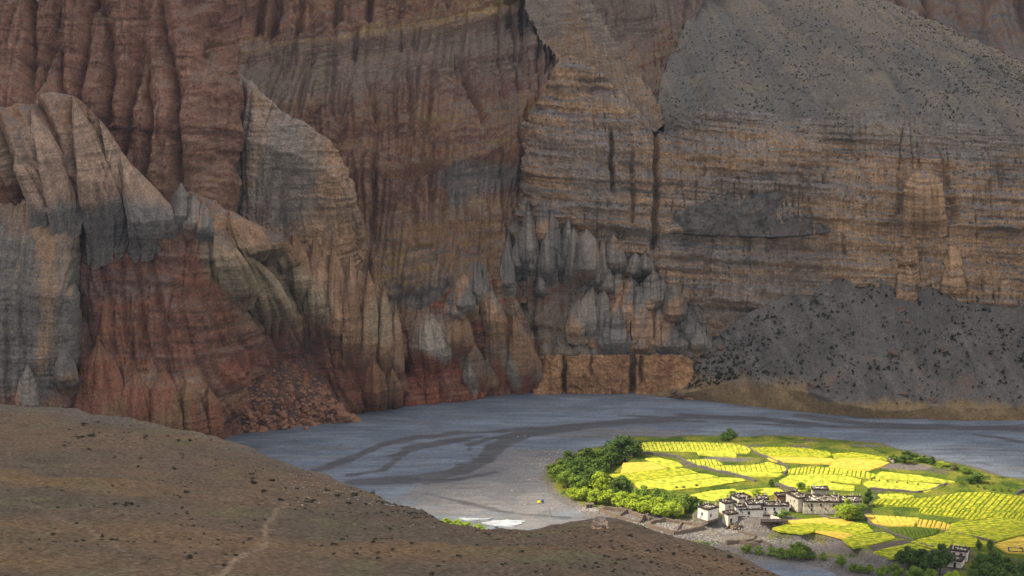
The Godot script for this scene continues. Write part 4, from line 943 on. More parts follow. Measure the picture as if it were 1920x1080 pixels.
func prism(poly: PackedVector2Array, y0: float, y1: float, inset := 0.0) -> ArrayMesh:    # an upright block over an outline, its upper edge drawn in
	var st := SurfaceTool.new()
	st.begin(Mesh.PRIMITIVE_TRIANGLES)
	if Geometry2D.is_polygon_clockwise(poly): poly.reverse()
	var n := poly.size()
	var mid := Vector2.ZERO
	for p in poly: mid += p / n
	var top := PackedVector2Array()
	for i in n:
		var e0 := (poly[i] - poly[(i + n - 1) % n]).normalized(); var e1 := (poly[(i + 1) % n] - poly[i]).normalized()
		var nn := Vector2(-(e0.y + e1.y), e0.x + e1.x).normalized()
		top.append(poly[i] + nn * inset)
	var tri := Geometry2D.triangulate_polygon(top)
	if tri.size() < 3:
		top = poly.duplicate()
		tri = Geometry2D.triangulate_polygon(top)
	st.set_smooth_group(-1)
	for k in range(0, tri.size(), 3):
		for m in [0, 1, 2]:
			var q := top[tri[k + m]]
			st.add_vertex(Vector3(q.x, y1, q.y))
	for i in n:
		var j := (i + 1) % n
		var a := Vector3(poly[i].x, y0, poly[i].y); var b := Vector3(poly[j].x, y0, poly[j].y)
		var c := Vector3(top[i].x, y1, top[i].y); var d := Vector3(top[j].x, y1, top[j].y)
		for q in [a, c, b, b, c, d]: st.add_vertex(q)
	st.generate_normals()
	return st.commit()

func dense(points: PackedVector2Array, step: float, wob: float) -> PackedVector2Array:    # the outline with points close together and a little uneven
	var out := PackedVector2Array()
	for i in points.size():
		var a := points[i]; var b := points[(i + 1) % points.size()]
		var k := maxi(1, int(a.distance_to(b) / step))
		for q in k:
			var p := a.lerp(b, float(q) / k)
			out.append(p + Vector2(NF.get_noise_2d(p.x * 6.0, p.y * 6.0), NF.get_noise_2d(p.x * 6.0 + 50.0, p.y * 6.0)) * wob)
	return out

func crop_mat(a: Color, b: Color, sd: int) -> StandardMaterial3D:
	var m := StandardMaterial3D.new()
	m.roughness = 0.9
	m.metallic_specular = 0.2
	m.uv1_triplanar = true
	m.uv1_world_triplanar = true
	m.uv1_scale = Vector3(0.032, 0.032, 0.032)
	m.albedo_texture = noise_tex(512, 0.018, 6, a.linear_to_srgb(), b.linear_to_srgb(), sd)
	m.normal_enabled = true
	m.normal_texture = noise_tex(512, 0.2, 3, Color.BLACK, Color.WHITE, 21, true, 8.0)
	m.normal_scale = 0.7
	m.backlight_enabled = true
	m.backlight = Color(0.35, 0.35, 0.1)
	return m

func field(label: String, points: Array, m: Material, rows := [], gap := 2.4, tall := 0.4) -> void:
	# rows: two surveyed points that give the direction of the furrows between the strips of crop
	var outline := flat(points, 4.5 + tall)
	var wider := Geometry2D.offset_polygon(outline, 0.7)
	if wider.size() == 1: outline = wider[0]
	var mid := Vector2.ZERO
	for p in outline: mid += p / outline.size()
	var root := base("crop_field", Vector3(mid.x, 4.2, mid.y))
	tag(root, label, "field", "fields of ripening crop on the terrace")
	for i in outline.size(): outline[i] -= mid
	var pieces := [outline]
	if rows.size() == 2:
		var d2 := flat(rows, 4.5)
		var dir := (d2[1] - d2[0]).normalized()
		var nor := Vector2(-dir.y, dir.x)
		var lo := 1e9; var hi := -1e9
		for p in outline:
			lo = minf(lo, p.dot(nor)); hi = maxf(hi, p.dot(nor))
		pieces = []
		var s := lo
		while s < hi:
			var w := gap * rng.randf_range(0.75, 1.3)
			var strip := PackedVector2Array([nor * (s + 0.08) - dir * 300.0, nor * (s + 0.08) + dir * 300.0, nor * (s + w - 0.08) + dir * 300.0, nor * (s + w - 0.08) - dir * 300.0])
			for q in Geometry2D.intersect_polygons(outline, strip): pieces.append(q)
			s += w
	for q in pieces:
		if q.size() < 3: continue
		var poly := dense(q, 1.3, 0.3)
		if Geometry2D.triangulate_polygon(poly).size() < 3: poly = q
		put("crop_strip" if rows.size() else "crop", prism(poly, 0.0, tall + 0.25 + rng.randf_range(-0.08, 0.08), 0.3), m, root)

func fields() -> void:
	M.gold = crop_mat(Color(0.16, 0.24, 0.02), Color(1.0, 0.82, 0.10), 41)
	M.amber = crop_mat(Color(0.36, 0.28, 0.04), Color(0.92, 0.62, 0.10), 42)
	M.lime = crop_mat(Color(0.08, 0.16, 0.014), Color(0.86, 0.68, 0.045), 43)
	M.leaf = crop_mat(Color(0.05, 0.09, 0.012), Color(0.16, 0.2, 0.02), 44)
	M.tilled = crop_mat(Color(0.08, 0.065, 0.055), Color(0.16, 0.13, 0.11), 45)
	field("long golden field at the far left corner of the terrace by the dark trees", [[1197, 831], [1215, 829], [1320, 829], [1375, 832], [1400, 837], [1407, 843], [1400, 848], [1312, 845], [1205, 843]], M.gold, [[1240, 829], [1247, 844]], 1.8)
	field("short golden strip just under the far left field", [[1309, 846], [1340, 845], [1377, 848], [1379, 855], [1350, 854], [1312, 851]], M.gold)
	field("far yellow field ruled with slanting dark furrows", [[1410, 839], [1450, 838], [1510, 840], [1552, 846], [1558, 852], [1545, 857], [1440, 854], [1425, 848]], M.lime, [[1460, 839], [1475, 855]], 1.9)
	field("amber strip along the foot of the slant furrowed far field", [[1440, 856], [1500, 857], [1558, 859], [1564, 862], [1560, 868], [1520, 867], [1450, 863]], M.amber)
	field("amber field at the far right below the green bank", [[1570, 860], [1600, 859], [1650, 863], [1666, 867], [1650, 874], [1630, 880], [1600, 879], [1557, 873], [1560, 869]], M.amber)
	field("thin yellow-green field on the far right edge beside the willows", [[1563, 850], [1600, 848], [1655, 856], [1662, 861], [1600, 857], [1567, 858]], M.lime)
	field("smallest golden field, a leaf shape between grass and stone wall", [[1213, 859], [1235, 858], [1270, 866], [1278, 873], [1265, 876], [1240, 868]], M.gold)
	field("pale orange field nearest the dark tree clump", [[1170, 868], [1220, 866], [1250, 877], [1230, 880], [1180, 886], [1167, 885]], M.amber)
	field("green streaked yellow field below the pale orange one", [[1145, 889], [1180, 887], [1250, 879], [1285, 878], [1306, 886], [1260, 892], [1190, 902], [1165, 898]], M.lime)
	field("narrow golden field slanting along the green streaked one", [[1192, 904], [1260, 894], [1310, 888], [1325, 889], [1343, 893], [1250, 905], [1200, 914]], M.gold)
	field("golden field at the left edge above the row of trees", [[1202, 916], [1250, 907], [1310, 900], [1350, 896], [1390, 897], [1395, 900], [1320, 912], [1255, 918], [1230, 915]], M.gold)
	field("golden field left of the pale yard in the middle of the terrace", [[1290, 862], [1340, 861], [1352, 870], [1330, 872], [1300, 871]], M.gold, [[1310, 862], [1314, 872]], 2.0)
	field("broad golden field with fan furrows in the middle of the terrace", [[1325, 874], [1352, 873], [1405, 873], [1440, 867], [1468, 875], [1474, 881], [1460, 885], [1400, 886], [1370, 883]], M.gold, [[1418, 870], [1424, 885]], 2.2)
	field("thin golden sliver below the fan furrowed field", [[1388, 886], [1420, 885], [1465, 888], [1460, 891], [1410, 891]], M.gold)
	field("golden field with upright furrows right of the winding wall", [[1480, 879], [1520, 875], [1575, 878], [1620, 883], [1640, 890], [1632, 895], [1580, 888], [1482, 888]], M.gold, [[1545, 876], [1541, 888]], 2.0)
	field("largest bright golden field behind the long mansion", [[1463, 901], [1480, 892], [1520, 889], [1580, 891], [1612, 899], [1612, 905], [1560, 900], [1553, 905], [1600, 911], [1600, 917], [1550, 915], [1500, 919], [1485, 913]], M.gold)
	field("golden field with a row of small bushes behind the white houses", [[1297, 927], [1340, 919], [1375, 916], [1380, 920], [1430, 915], [1458, 915], [1468, 921], [1440, 929], [1400, 926], [1340, 936], [1320, 933]], M.gold)
	field("slim yellow field running out to the right below the stone yard", [[1643, 890], [1655, 884], [1720, 891], [1788, 902], [1770, 903], [1690, 897], [1645, 896]], M.gold)
	field("golden oval field with reddish saplings along its top", [[1621, 905], [1635, 898], [1720, 904], [1767, 909], [1740, 920], [1700, 919], [1630, 912]], M.gold)
	field("short yellow strip with dark gaps right of the dark poplar", [[1649, 926], [1690, 926], [1712, 930], [1690, 934], [1655, 932]], M.gold, [[1670, 926], [1676, 934]], 2.0)
	field("wide yellow-green field of many furrows at the right edge", [[1640, 941], [1646, 936], [1700, 936], [1760, 931], [1800, 923], [1850, 923], [1980, 938], [1980, 965], [1850, 954], [1760, 950], [1700, 947], [1642, 946]], M.lime, [[1800, 940], [1790, 950]], 2.1)
	field("long row of slanting yellow-green strips below the wide furrowed field", [[1729, 952], [1790, 954], [1850, 958], [1980, 969], [1980, 985], [1925, 976], [1870, 966], [1828, 973], [1786, 966], [1746, 962], [1727, 958]], M.lime, [[1800, 955], [1790, 966]], 1.9)
	field("amber ruled field right of the big bright tree", [[1619, 966], [1660, 967], [1719, 971], [1711, 984], [1660, 983], [1641, 979]], M.amber, [[1660, 967], [1672, 984]], 2.1)
	field("small curved row of yellow strips above the dark green field", [[1721, 973], [1760, 977], [1786, 985], [1780, 990], [1750, 987], [1723, 984]], M.amber, [[1752, 975], [1748, 987]], 1.9)
	field("thin dark green field between yellow strips", [[1712, 966], [1740, 965], [1790, 972], [1798, 976], [1785, 980], [1740, 974]], M.leaf)
	field("wedge of dark green crop in front of the curved strips", [[1653, 989], [1700, 988], [1758, 991], [1755, 996], [1745, 1002], [1706, 1011], [1690, 1004]], M.leaf, [[1690, 989], [1698, 1004]], 1.6)
	field("great yellow-green fan field at the lower right", [[1788, 980], [1800, 977], [1835, 976], [1870, 969], [1980, 986], [1980, 992], [1900, 1004], [1870, 1012], [1830, 1005], [1774, 996]], M.lime, [[1800, 995], [1900, 985]], 2.4)
	field("olive yellow field with a pole behind the lowest house", [[1711, 1014], [1770, 1000], [1830, 1009], [1853, 1018], [1800, 1027], [1750, 1026]], M.lime, [[1730, 1014], [1820, 1012]], 2.4)
	field("amber field at the lower right corner of the terrace", [[1868, 1020], [1910, 1008], [1985, 998], [1985, 1040], [1890, 1034]], M.amber, [[1880, 1022], [1950, 1016]], 2.4)
	field("amber field directly in front of the long mansion", [[1462, 977], [1520, 972], [1568, 969], [1580, 974], [1598, 978], [1580, 986], [1540, 979], [1482, 981]], M.amber)
	field("yellow field with a rounded nose above the stony bank", [[1451, 989], [1480, 983], [1538, 981], [1580, 991], [1592, 999], [1560, 996], [1530, 993], [1505, 999], [1462, 994]], M.lime, [[1475, 984], [1560, 998]], 1.8)
	field("dark ruled yellow field below the big bright tree", [[1544, 980], [1585, 987], [1602, 979], [1624, 983], [1634, 995], [1602, 1002], [1586, 992]], M.lime, [[1590, 984], [1628, 998]], 1.7)
	field("narrow yellow field on the lip of the stony bank", [[1532, 995], [1560, 997], [1594, 1001], [1598, 1004], [1583, 1008]], M.amber)
	field("rounded yellow-green field at the front of the terrace", [[1582, 1011], [1602, 1004], [1655, 998], [1671, 1003], [1677, 1008], [1630, 1021], [1600, 1025]], M.lime, [[1600, 1012], [1660, 1004]], 2.2)
	field("bare dark ploughed plot between two front fields", [[1632, 1023], [1690, 1012], [1704, 1014], [1706, 1017], [1642, 1032]], M.tilled, [[1640, 1026], [1700, 1014]], 1.4, 0.15)
	field("lowest yellow-green field at the very front of the terrace", [[1640, 1034], [1706, 1019], [1743, 1030], [1700, 1044], [1672, 1046]], M.lime, [[1660, 1034], [1730, 1026]], 2.2)

# ---------------------------------------------------------------- trees, shrubs, stones
func leaf_mat(c: Color) -> StandardMaterial3D:
	var m := mat(c, 0.75, 0.3)
	m.vertex_color_use_as_albedo = true
	m.cull_mode = BaseMaterial3D.CULL_DISABLED
	m.backlight_enabled = true
	m.backlight = Color(0.45, 0.5, 0.2)
	return m

func crown_mesh(sd: int, lobes: int, leaves: int, size: float, shape: Vector3, low: float) -> ArrayMesh:    # leaf sprays through a lumpy volume 1 m across; y from low to 1
	var r := RandomNumberGenerator.new()
	r.seed = sd
	var balls := []
	for k in lobes:
		var a := r.randf() * TAU
		var up := r.randf()
		var out := (0.12 + 0.26 * r.randf()) * sin(PI * clampf(up * 0.8 + 0.15, 0.0, 1.0)) if k > 0 else 0.0
		balls.append([Vector3(cos(a) * out * shape.x, low + 0.14 + (0.9 - low - 0.16) * up, sin(a) * out * shape.z), r.randf_range(0.13, 0.24) * (1.15 - 0.5 * up)])
	var st := SurfaceTool.new()
	st.begin(Mesh.PRIMITIVE_TRIANGLES)
	for k in leaves:
		var b: Array = balls[r.randi() % lobes]
		var dir := Vector3(r.randfn(), r.randfn() * 0.9 + 0.15, r.randfn()).normalized()
		var p: Vector3 = b[0] + dir * float(b[1]) * pow(r.randf(), 0.35) * shape
		var n := (dir + Vector3(r.randfn(), r.randfn() + 0.5, r.randfn()) * 0.55).normalized()
		var t := n.cross(Vector3(r.randfn(), r.randfn(), r.randfn())).normalized()
		var s := n.cross(t)
		var w := size * r.randf_range(0.6, 1.35)
		var g := r.randf_range(0.62, 1.3)
		st.set_color(Color(g * r.randf_range(0.9, 1.15), g, g * r.randf_range(0.7, 1.2)))
		st.set_normal(n)
		var a0 := p - t * w * 0.5; var a1 := p + t * w * 0.5
		var m0 := p + s * w * 0.33 + n * w * 0.1; var m1 := p - s * w * 0.33 + n * w * 0.1
		for q in [a0, m0, a1, a0, a1, m1]: st.add_vertex(q)
	return st.commit()

func trunk_mesh(sd: int, high: float) -> ArrayMesh:    # a tapered stem with three limbs, for a crown 1 m tall
	var r := RandomNumberGenerator.new()
	r.seed = sd
	var st := SurfaceTool.new()
	st.begin(Mesh.PRIMITIVE_TRIANGLES)
	var limbs := [[Vector3(0, -0.04, 0), Vector3(0.01, high, 0.01), 0.035, 0.024]]
	for k in 3:
		var a := TAU * (k + r.randf() * 0.5) / 3.0
		limbs.append([Vector3(0.01, high * 0.9, 0.01), Vector3(cos(a) * 0.2, high + 0.3 + 0.1 * r.randf(), sin(a) * 0.2), 0.02, 0.006])
	for l in limbs:
		var d: Vector3 = (l[1] - l[0]).normalized()
		var s := d.cross(Vector3(0.3, 0.1, 1.0)).normalized(); var t := d.cross(s)
		for i in 6:
			var a := TAU * i / 6.0; var b := TAU * (i + 1) / 6.0
			var u := s * cos(a) + t * sin(a); var w := s * cos(b) + t * sin(b)
			for q in [l[0] + u * l[2], l[1] + u * l[3], l[0] + w * l[2], l[0] + w * l[2], l[1] + u * l[3], l[1] + w * l[3]]: st.add_vertex(q)
	st.generate_normals()
	return st.commit()

const NTH := ["leftmost", "second from left", "third from left", "fourth from left", "fifth from left", "sixth from left", "seventh from left", "eighth from left", "ninth from left"]
var rank := {}

func nth(label: String) -> String:    # rows are listed from left to right
	var k: int = rank.get(label, 0)
	rank[label] = k + 1
	return "%s, %s" % [label, NTH[mini(k, 8)]]

var crowns := {}

func tree(called: String, px: float, py: float, tall: float, wide: float, tone: String, label: String, grp := "", form := "round") -> void:    # sizes in pixels of the photograph, turned into metres at the tree's own distance
	var w := stand(px, py)
	var per := FOCAL / (EYE - w).length()
	var root := base(called, w - Vector3(0, 0.1, 0), rng.randf() * TAU)
	var key := form + str(rng.randi() % 4)
	if not crowns.has(key):
		var k := crowns.size() * 13 + 5
		if form == "round": crowns[key] = [crown_mesh(k, 15, 2600, 0.075, Vector3(1, 1, 1), 0.12), trunk_mesh(k, 0.22)]
		elif form == "bush": crowns[key] = [crown_mesh(k, 12, 1400, 0.085, Vector3(1.1, 0.9, 1.1), 0.0), trunk_mesh(k, 0.1)]
		else: crowns[key] = [crown_mesh(k, 13, 1700, 0.07, Vector3(0.55, 1.1, 0.55), 0.06), trunk_mesh(k, 0.2)]
	var hm := tall / per * 1.06; var wm := wide / per / 0.78
	if form == "tall": wm *= 1.7
	var c := put("crown", crowns[key][0], M[tone], root)
	c.scale = Vector3(wm, hm, wm)
	var t := put("trunk", crowns[key][1], M.bark, root)
	t.scale = Vector3(wm, hm, wm)
	tag(root, label, "bush" if form == "bush" else "tree", grp)

func trees() -> void:
	M.bark = mat(Color(0.11, 0.085, 0.06), 0.95)
	M.dark = leaf_mat(Color(0.085, 0.14, 0.022))
	M.olive = leaf_mat(Color(0.165, 0.245, 0.03))
	M.bright = leaf_mat(Color(0.32, 0.41, 0.03))
	M.deep = leaf_mat(Color(0.06, 0.105, 0.022))
	M.dry = leaf_mat(Color(0.12, 0.09, 0.05))
	var g := "trees of the clump left of the fields"
	var d := "dark green tree crowded into the clump left of the fields"
	tree("tree", 1172, 868, 52, 62, "deep", "largest dark tree at the back of the clump, beside the far field", g)
	for q in [[1068, 884, 40, 38], [1086, 902, 46, 50], [1102, 884, 46, 46], [1110, 912, 36, 44], [1118, 900, 40, 44], [1132, 880, 42, 44], [1146, 874, 40, 38]]:
		tree("tree", q[0], q[1], q[2], q[3], "dark", nth(d), g)
	for q in [[1036, 896, 28, 26], [1050, 900, 38, 38], [1064, 914, 34, 36], [1084, 922, 30, 34]]:
		tree("tree", q[0], q[1], q[2], q[3], "olive", nth("olive green tree on the clump's river side"), g)
	tree("tree", 1166, 932, 42, 54, "dark", "wide dark tree at the front of the clump below the green streaked field", g)
	tree("tree", 1128, 922, 38, 40, "bright", "sunlit yellow-green tree between the dark trees of the clump", g)
	for q in [[1078, 936, 22, 30], [1096, 938, 26, 32], [1118, 943, 28, 36], [1142, 947, 30, 38], [1166, 952, 30, 38], [1190, 957, 32, 40], [1214, 963, 34, 40], [1240, 968, 36, 42], [1262, 972, 34, 38]]:
		tree("tree", q[0], q[1], q[2], q[3], "bright", nth("yellow-green willow in the front row above the ruins"), "front row of willows")
	for q in [[1205, 942, 32, 40], [1232, 948, 34, 40], [1256, 952, 32, 38]]:
		tree("tree", q[0], q[1], q[2], q[3], "olive", nth("green willow just behind the front row"), "second row of willows")
	tree("tree", 1284, 958, 34, 38, "olive", "green tree left of the white corner house", "")
	tree("tree", 1302, 966, 36, 30, "dark", "dark tree touching the left wall of the white corner house")
	tree("tree", 1366, 833, 30, 30, "dark", "lone round dark tree on the far edge of the terrace")
	for q in [[1674, 865, 16, 16], [1732, 867, 14, 18]]: tree("tree", q[0], q[1], q[2], q[3], "olive", nth("small olive tree ending the far right row"), "row of trees on the far right edge")
	tree("tree", 1696, 868, 24, 28, "dark", "tallest tree of the short row on the far right edge")
	tree("tree", 1716, 868, 18, 24, "olive", "second tallest tree of the short row on the far right edge")
	tree("tree", 1747, 873, 18, 12, "dark", "small pointed tree right of the short row on the river edge", "", "tall")
	tree("bush", 1766, 874, 9, 22, "bright", "low bright bush on the river edge right of the pointed tree", "", "bush")
	tree("bush", 1789, 881, 11, 14, "dry", "brown leafless looking bush on the river edge", "", "bush")
	tree("bush", 1811, 887, 13, 22, "olive", "round bush right of the brown one on the river edge", "", "bush")
	tree("tree", 1832, 906, 19, 38, "dark", "broad low dark tree at the right river edge", "", "bush")
	tree("tree", 1446, 913, 15, 12, "dark", "small pointed tree on the grass in the middle of the terrace", "", "tall")
	tree("tree", 1502, 920, 17, 16, "olive", "bushy tree behind the left roof of the long mansion")
	tree("tree", 1515, 921, 12, 14, "bright", "bright bush beside the tree behind the long mansion", "", "bush")
	tree("tree", 1483, 944, 26, 11, "olive", "slim tree between the orange house and the long mansion", "", "tall")
	tree("tree", 1588, 975, 40, 34, "bright", "big bright tree in front of the long mansion")
	tree("tree", 1608, 975, 32, 26, "olive", "darker right neighbour of the big bright tree")
	tree("tree", 1570, 968, 22, 18, "bright", "small bright tree left of the big bright tree", "", "bush")
	tree("tree", 1627, 950, 34, 20, "deep", "dark poplar at the right end of the long mansion", "", "tall")
	tree("bush", 1420, 928, 14, 26, "bright", "bright bush behind the roofs of the white houses", "", "bush")
	tree("bush", 1374, 934, 14, 22, "olive", "olive bush behind the cream house with one small window", "", "bush")
	tree("bush", 1470, 972, 16, 24, "olive", "bush in front of the white houses beside the amber field", "", "bush")
	tree("bush", 1428, 964, 9, 9, "deep", "small dark bush against the white wall, left one", "", "bush")
	tree("bush", 1453, 967, 9, 9, "deep", "small dark bush against the white wall, right one", "", "bush")
	tree("bush", 1545, 960, 12, 16, "deep", "dark bush at the foot of the mansion wall", "", "bush")
	for q in [[1402, 1037, 17, 22], [1424, 1038, 15, 20], [1447, 1041, 17, 22], [1465, 1046, 20, 22]]:
		tree("bush", q[0], q[1], q[2], q[3], "olive", nth("olive bush in the stream side row"), "bushes along the stream", "bush")
	tree("tree", 1484, 1048, 28, 26, "olive", "taller bush in the middle of the stream side row")
	tree("tree", 1500, 1049, 34, 28, "olive", "tallest bush of the stream side row")
	tree("tree", 1517, 1049, 24, 20, "dark", "dark bush at the right end of the stream side row", "", "bush")
	tree("bush", 1544, 1050, 15, 14, "olive", "separate small bush right of the stream side row", "", "bush")
	tree("tree", 1577, 1064, 23, 19, "olive", "lone small tree with a bare stem on the stony flat")
	for q in [[1598, 1071, 16, 18], [1613, 1074, 16, 18], [1629, 1075, 18, 20]]:
		tree("tree", q[0], q[1], q[2], q[3], "olive", nth("small tree of the three below the stony bank"), "three small trees below the bank")
	for q in [[1655, 1083, 24, 26], [1678, 1084, 28, 28]]:
		tree("tree", q[0], q[1], q[2], q[3], "olive", nth("olive tree of the pair left of the lowest tree clump"), "pair of olive trees")
	for q in [[1702, 1066, 42, 40], [1728, 1070, 42, 44], [1738, 1078, 40, 40]]:
		tree("tree", q[0], q[1], q[2], q[3], "deep", nth("dark tree left of the lowest house"), "dark trees round the lowest house")
	tree("tree", 1762, 1078, 58, 46, "deep", "tallest dark tree, beside the left wall of the lowest house")
	for q in [[1712, 1090, 30, 36], [1742, 1094, 28, 30]]:
		tree("tree", q[0], q[1], q[2], q[3], "olive", nth("olive tree before the dark trees, bottom edge"), "olive trees at the bottom edge")
	tree("tree", 1790, 1096, 26, 34, "bright", "rounded green tree in front of the lowest house at the bottom edge")
	for q in [[1822, 1100, 34, 30], [1836, 1082, 46, 40], [1850, 1100, 44, 44], [1862, 1078, 46, 42], [1880, 1105, 40, 40], [1886, 1086, 42, 46], [1916, 1094, 40, 46]]:
		tree("tree", q[0], q[1], q[2], q[3], "dark", nth("dark tree of the clump right of the lowest house"), "dark trees right of the lowest house")
	tree("tree", 1834, 1032, 22, 14, "dark", "dark sapling at the field edge above the lowest house, left one", "", "tall")
	tree("tree", 1856, 1034, 22, 14, "dark", "dark sapling at the field edge above the lowest house, right one", "", "tall")
	tree("bush", 1805, 1040, 16, 26, "deep", "dark bush just behind the roof of the lowest house", "", "bush")
	for q in [[838, 985, 16, 24], [856, 989, 16, 22]]: tree("bush", q[0], q[1], q[2], q[3], "bright", nth("bright bush behind the near hill's crest, left pair"), "left bushes behind the crest", "bush")
	for q in [[878, 992, 14, 24], [898, 996, 15, 22]]: tree("bush", q[0], q[1], q[2], q[3], "bright", nth("bright bush behind the near hill's crest, right pair"), "right bushes behind the crest", "bush")
	for q in [[1313, 926], [1326, 923], [1338, 921], [1352, 919], [1366, 917]]:
		tree("sapling", q[0], q[1], 6, 6, "dark", nth("small sapling in the golden field behind the white houses"), "saplings behind the white houses", "bush")
	for q in [[1634, 903], [1649, 904], [1664, 905], [1682, 907], [1702, 909], [1721, 911]]:
		tree("sapling", q[0], q[1], 6, 5, "dry", nth("reddish sapling along the top of the golden oval field"), "reddish saplings", "bush")
	for q in [[1802, 908], [1832, 914], [1846, 917], [1862, 919], [1877, 921], [1892, 921], [1906, 926]]:
		tree("sapling", q[0], q[1], 8, 7, "olive", nth("sapling in the row above the wide furrowed field"), "saplings at the right edge", "bush")
	for q in [[1228, 921], [1268, 918], [1282, 917], [1306, 914]]:
		tree("sapling", q[0], q[1], 7, 7, "dry", nth("brownish sapling on the grass below the golden left field"), "brown saplings on the grass", "bush")

func lump(sd: int, squash: float, jag: float, cuts: int) -> ArrayMesh:    # an uneven stone or cushion about 1 m across
	var s := SphereMesh.new()
	s.radial_segments = 9 + cuts
	s.rings = 5 + cuts / 2
	s.radius = 0.5
	s.height = 1.0
	var arr := s.get_mesh_arrays()
	var v: PackedVector3Array = arr[Mesh.ARRAY_VERTEX]
	var n := FastNoiseLite.new()
	n.seed = sd
	n.frequency = 1.0
	for i in v.size():
		var p := v[i]
		var q := p.normalized()
		p = q * (0.5 + jag * n.get_noise_3d(q.x * 1.3, q.y * 1.3, q.z * 1.3))
		v[i] = Vector3(p.x, p.y * squash, p.z)
	var st := SurfaceTool.new()
	st.begin(Mesh.PRIMITIVE_TRIANGLES)
	st.set_smooth_group(-1)
	var idx: PackedInt32Array = arr[Mesh.ARRAY_INDEX]
	for i in idx: st.add_vertex(v[i])
	st.generate_normals()
	return st.commit()

func shrub_mesh(sd: int) -> ArrayMesh:    # a low thorny cushion: leaf sprays over a dome 1 m wide
	return crown_mesh(sd, 7, 170, 0.2, Vector3(1.25, 0.75, 1.25), -0.1)

func pick(on: String, umin: float, umax: float, vmin: float, vmax: float) -> Array:    # a place on a piece of terrain: [position, normal]
	var s: Dictionary = surf[on]
	var nu: int = s.nu; var nv: int = s.nv; var sk: int = s.skirt
	var i := clampi(int(rng.randf_range(umin, umax) * (nu - 1)), 0, nu - 1)
	var j := clampi(sk + int(rng.randf_range(vmin, vmax) * (nv - sk - 1)), 0, nv - 1)
	return [s.pos[j * nu + i], s.nor[j * nu + i]]

func seen_at(p: Vector3) -> Vector2:    # where a point stands in the picture
	var q := eye_basis.transposed() * (p - EYE)
	return Vector2(960.0 - q.x / q.z * FOCAL, 540.0 + q.y / q.z * FOCAL)

func scatter(called: String, mesh: Mesh, m: Material, places: Array, label: String, category: String, tint := 0.25) -> void:    # a mass that nobody could count
	var mm := MultiMesh.new()
	mm.transform_format = MultiMesh.TRANSFORM_3D
	mm.use_colors = true
	mm.mesh = mesh
	mm.instance_count = places.size()
	for i in places.size():
		var b := Basis(Vector3.UP, rng.randf() * TAU).scaled(places[i][1])
		mm.set_instance_transform(i, Transform3D(b, places[i][0]))
		var g := 1.0 + rng.randf_range(-tint, tint)
		mm.set_instance_color(i, Color(g, g, g))
	var o := MultiMeshInstance3D.new()
	o.name = numbered(called)
	o.multimesh = mm
	o.material_override = m
	add_child(o)
	tag(o, label, category, "", "stuff")

func single(called: String, mesh: Mesh, m: Material, where: Vector3, size: Vector3, label: String, category: String, grp := "") -> MeshInstance3D:
	var o := put(called, mesh, m)
	o.position = where
	o.rotation.y = rng.randf() * TAU
	o.scale = size
	tag(o, label, category, grp)
	return o

func on_hill(px: float, py: float, on: String) -> Vector3:    # the point of a terrain piece that shows at that bearing, nearest first
	var s: Dictionary = surf[on]
	var nu: int = s.nu; var nv: int = s.nv
	var best := Vector3.ZERO; var gap := 1e9
	var pos: PackedVector3Array = s.pos
	for j in range(s.skirt, nv, 3):
		for i in range(0, nu, 3):
			var d := seen_at(pos[j * nu + i]).distance_squared_to(Vector2(px, py))
			if d < gap:
				gap = d; best = pos[j * nu + i]
	return best

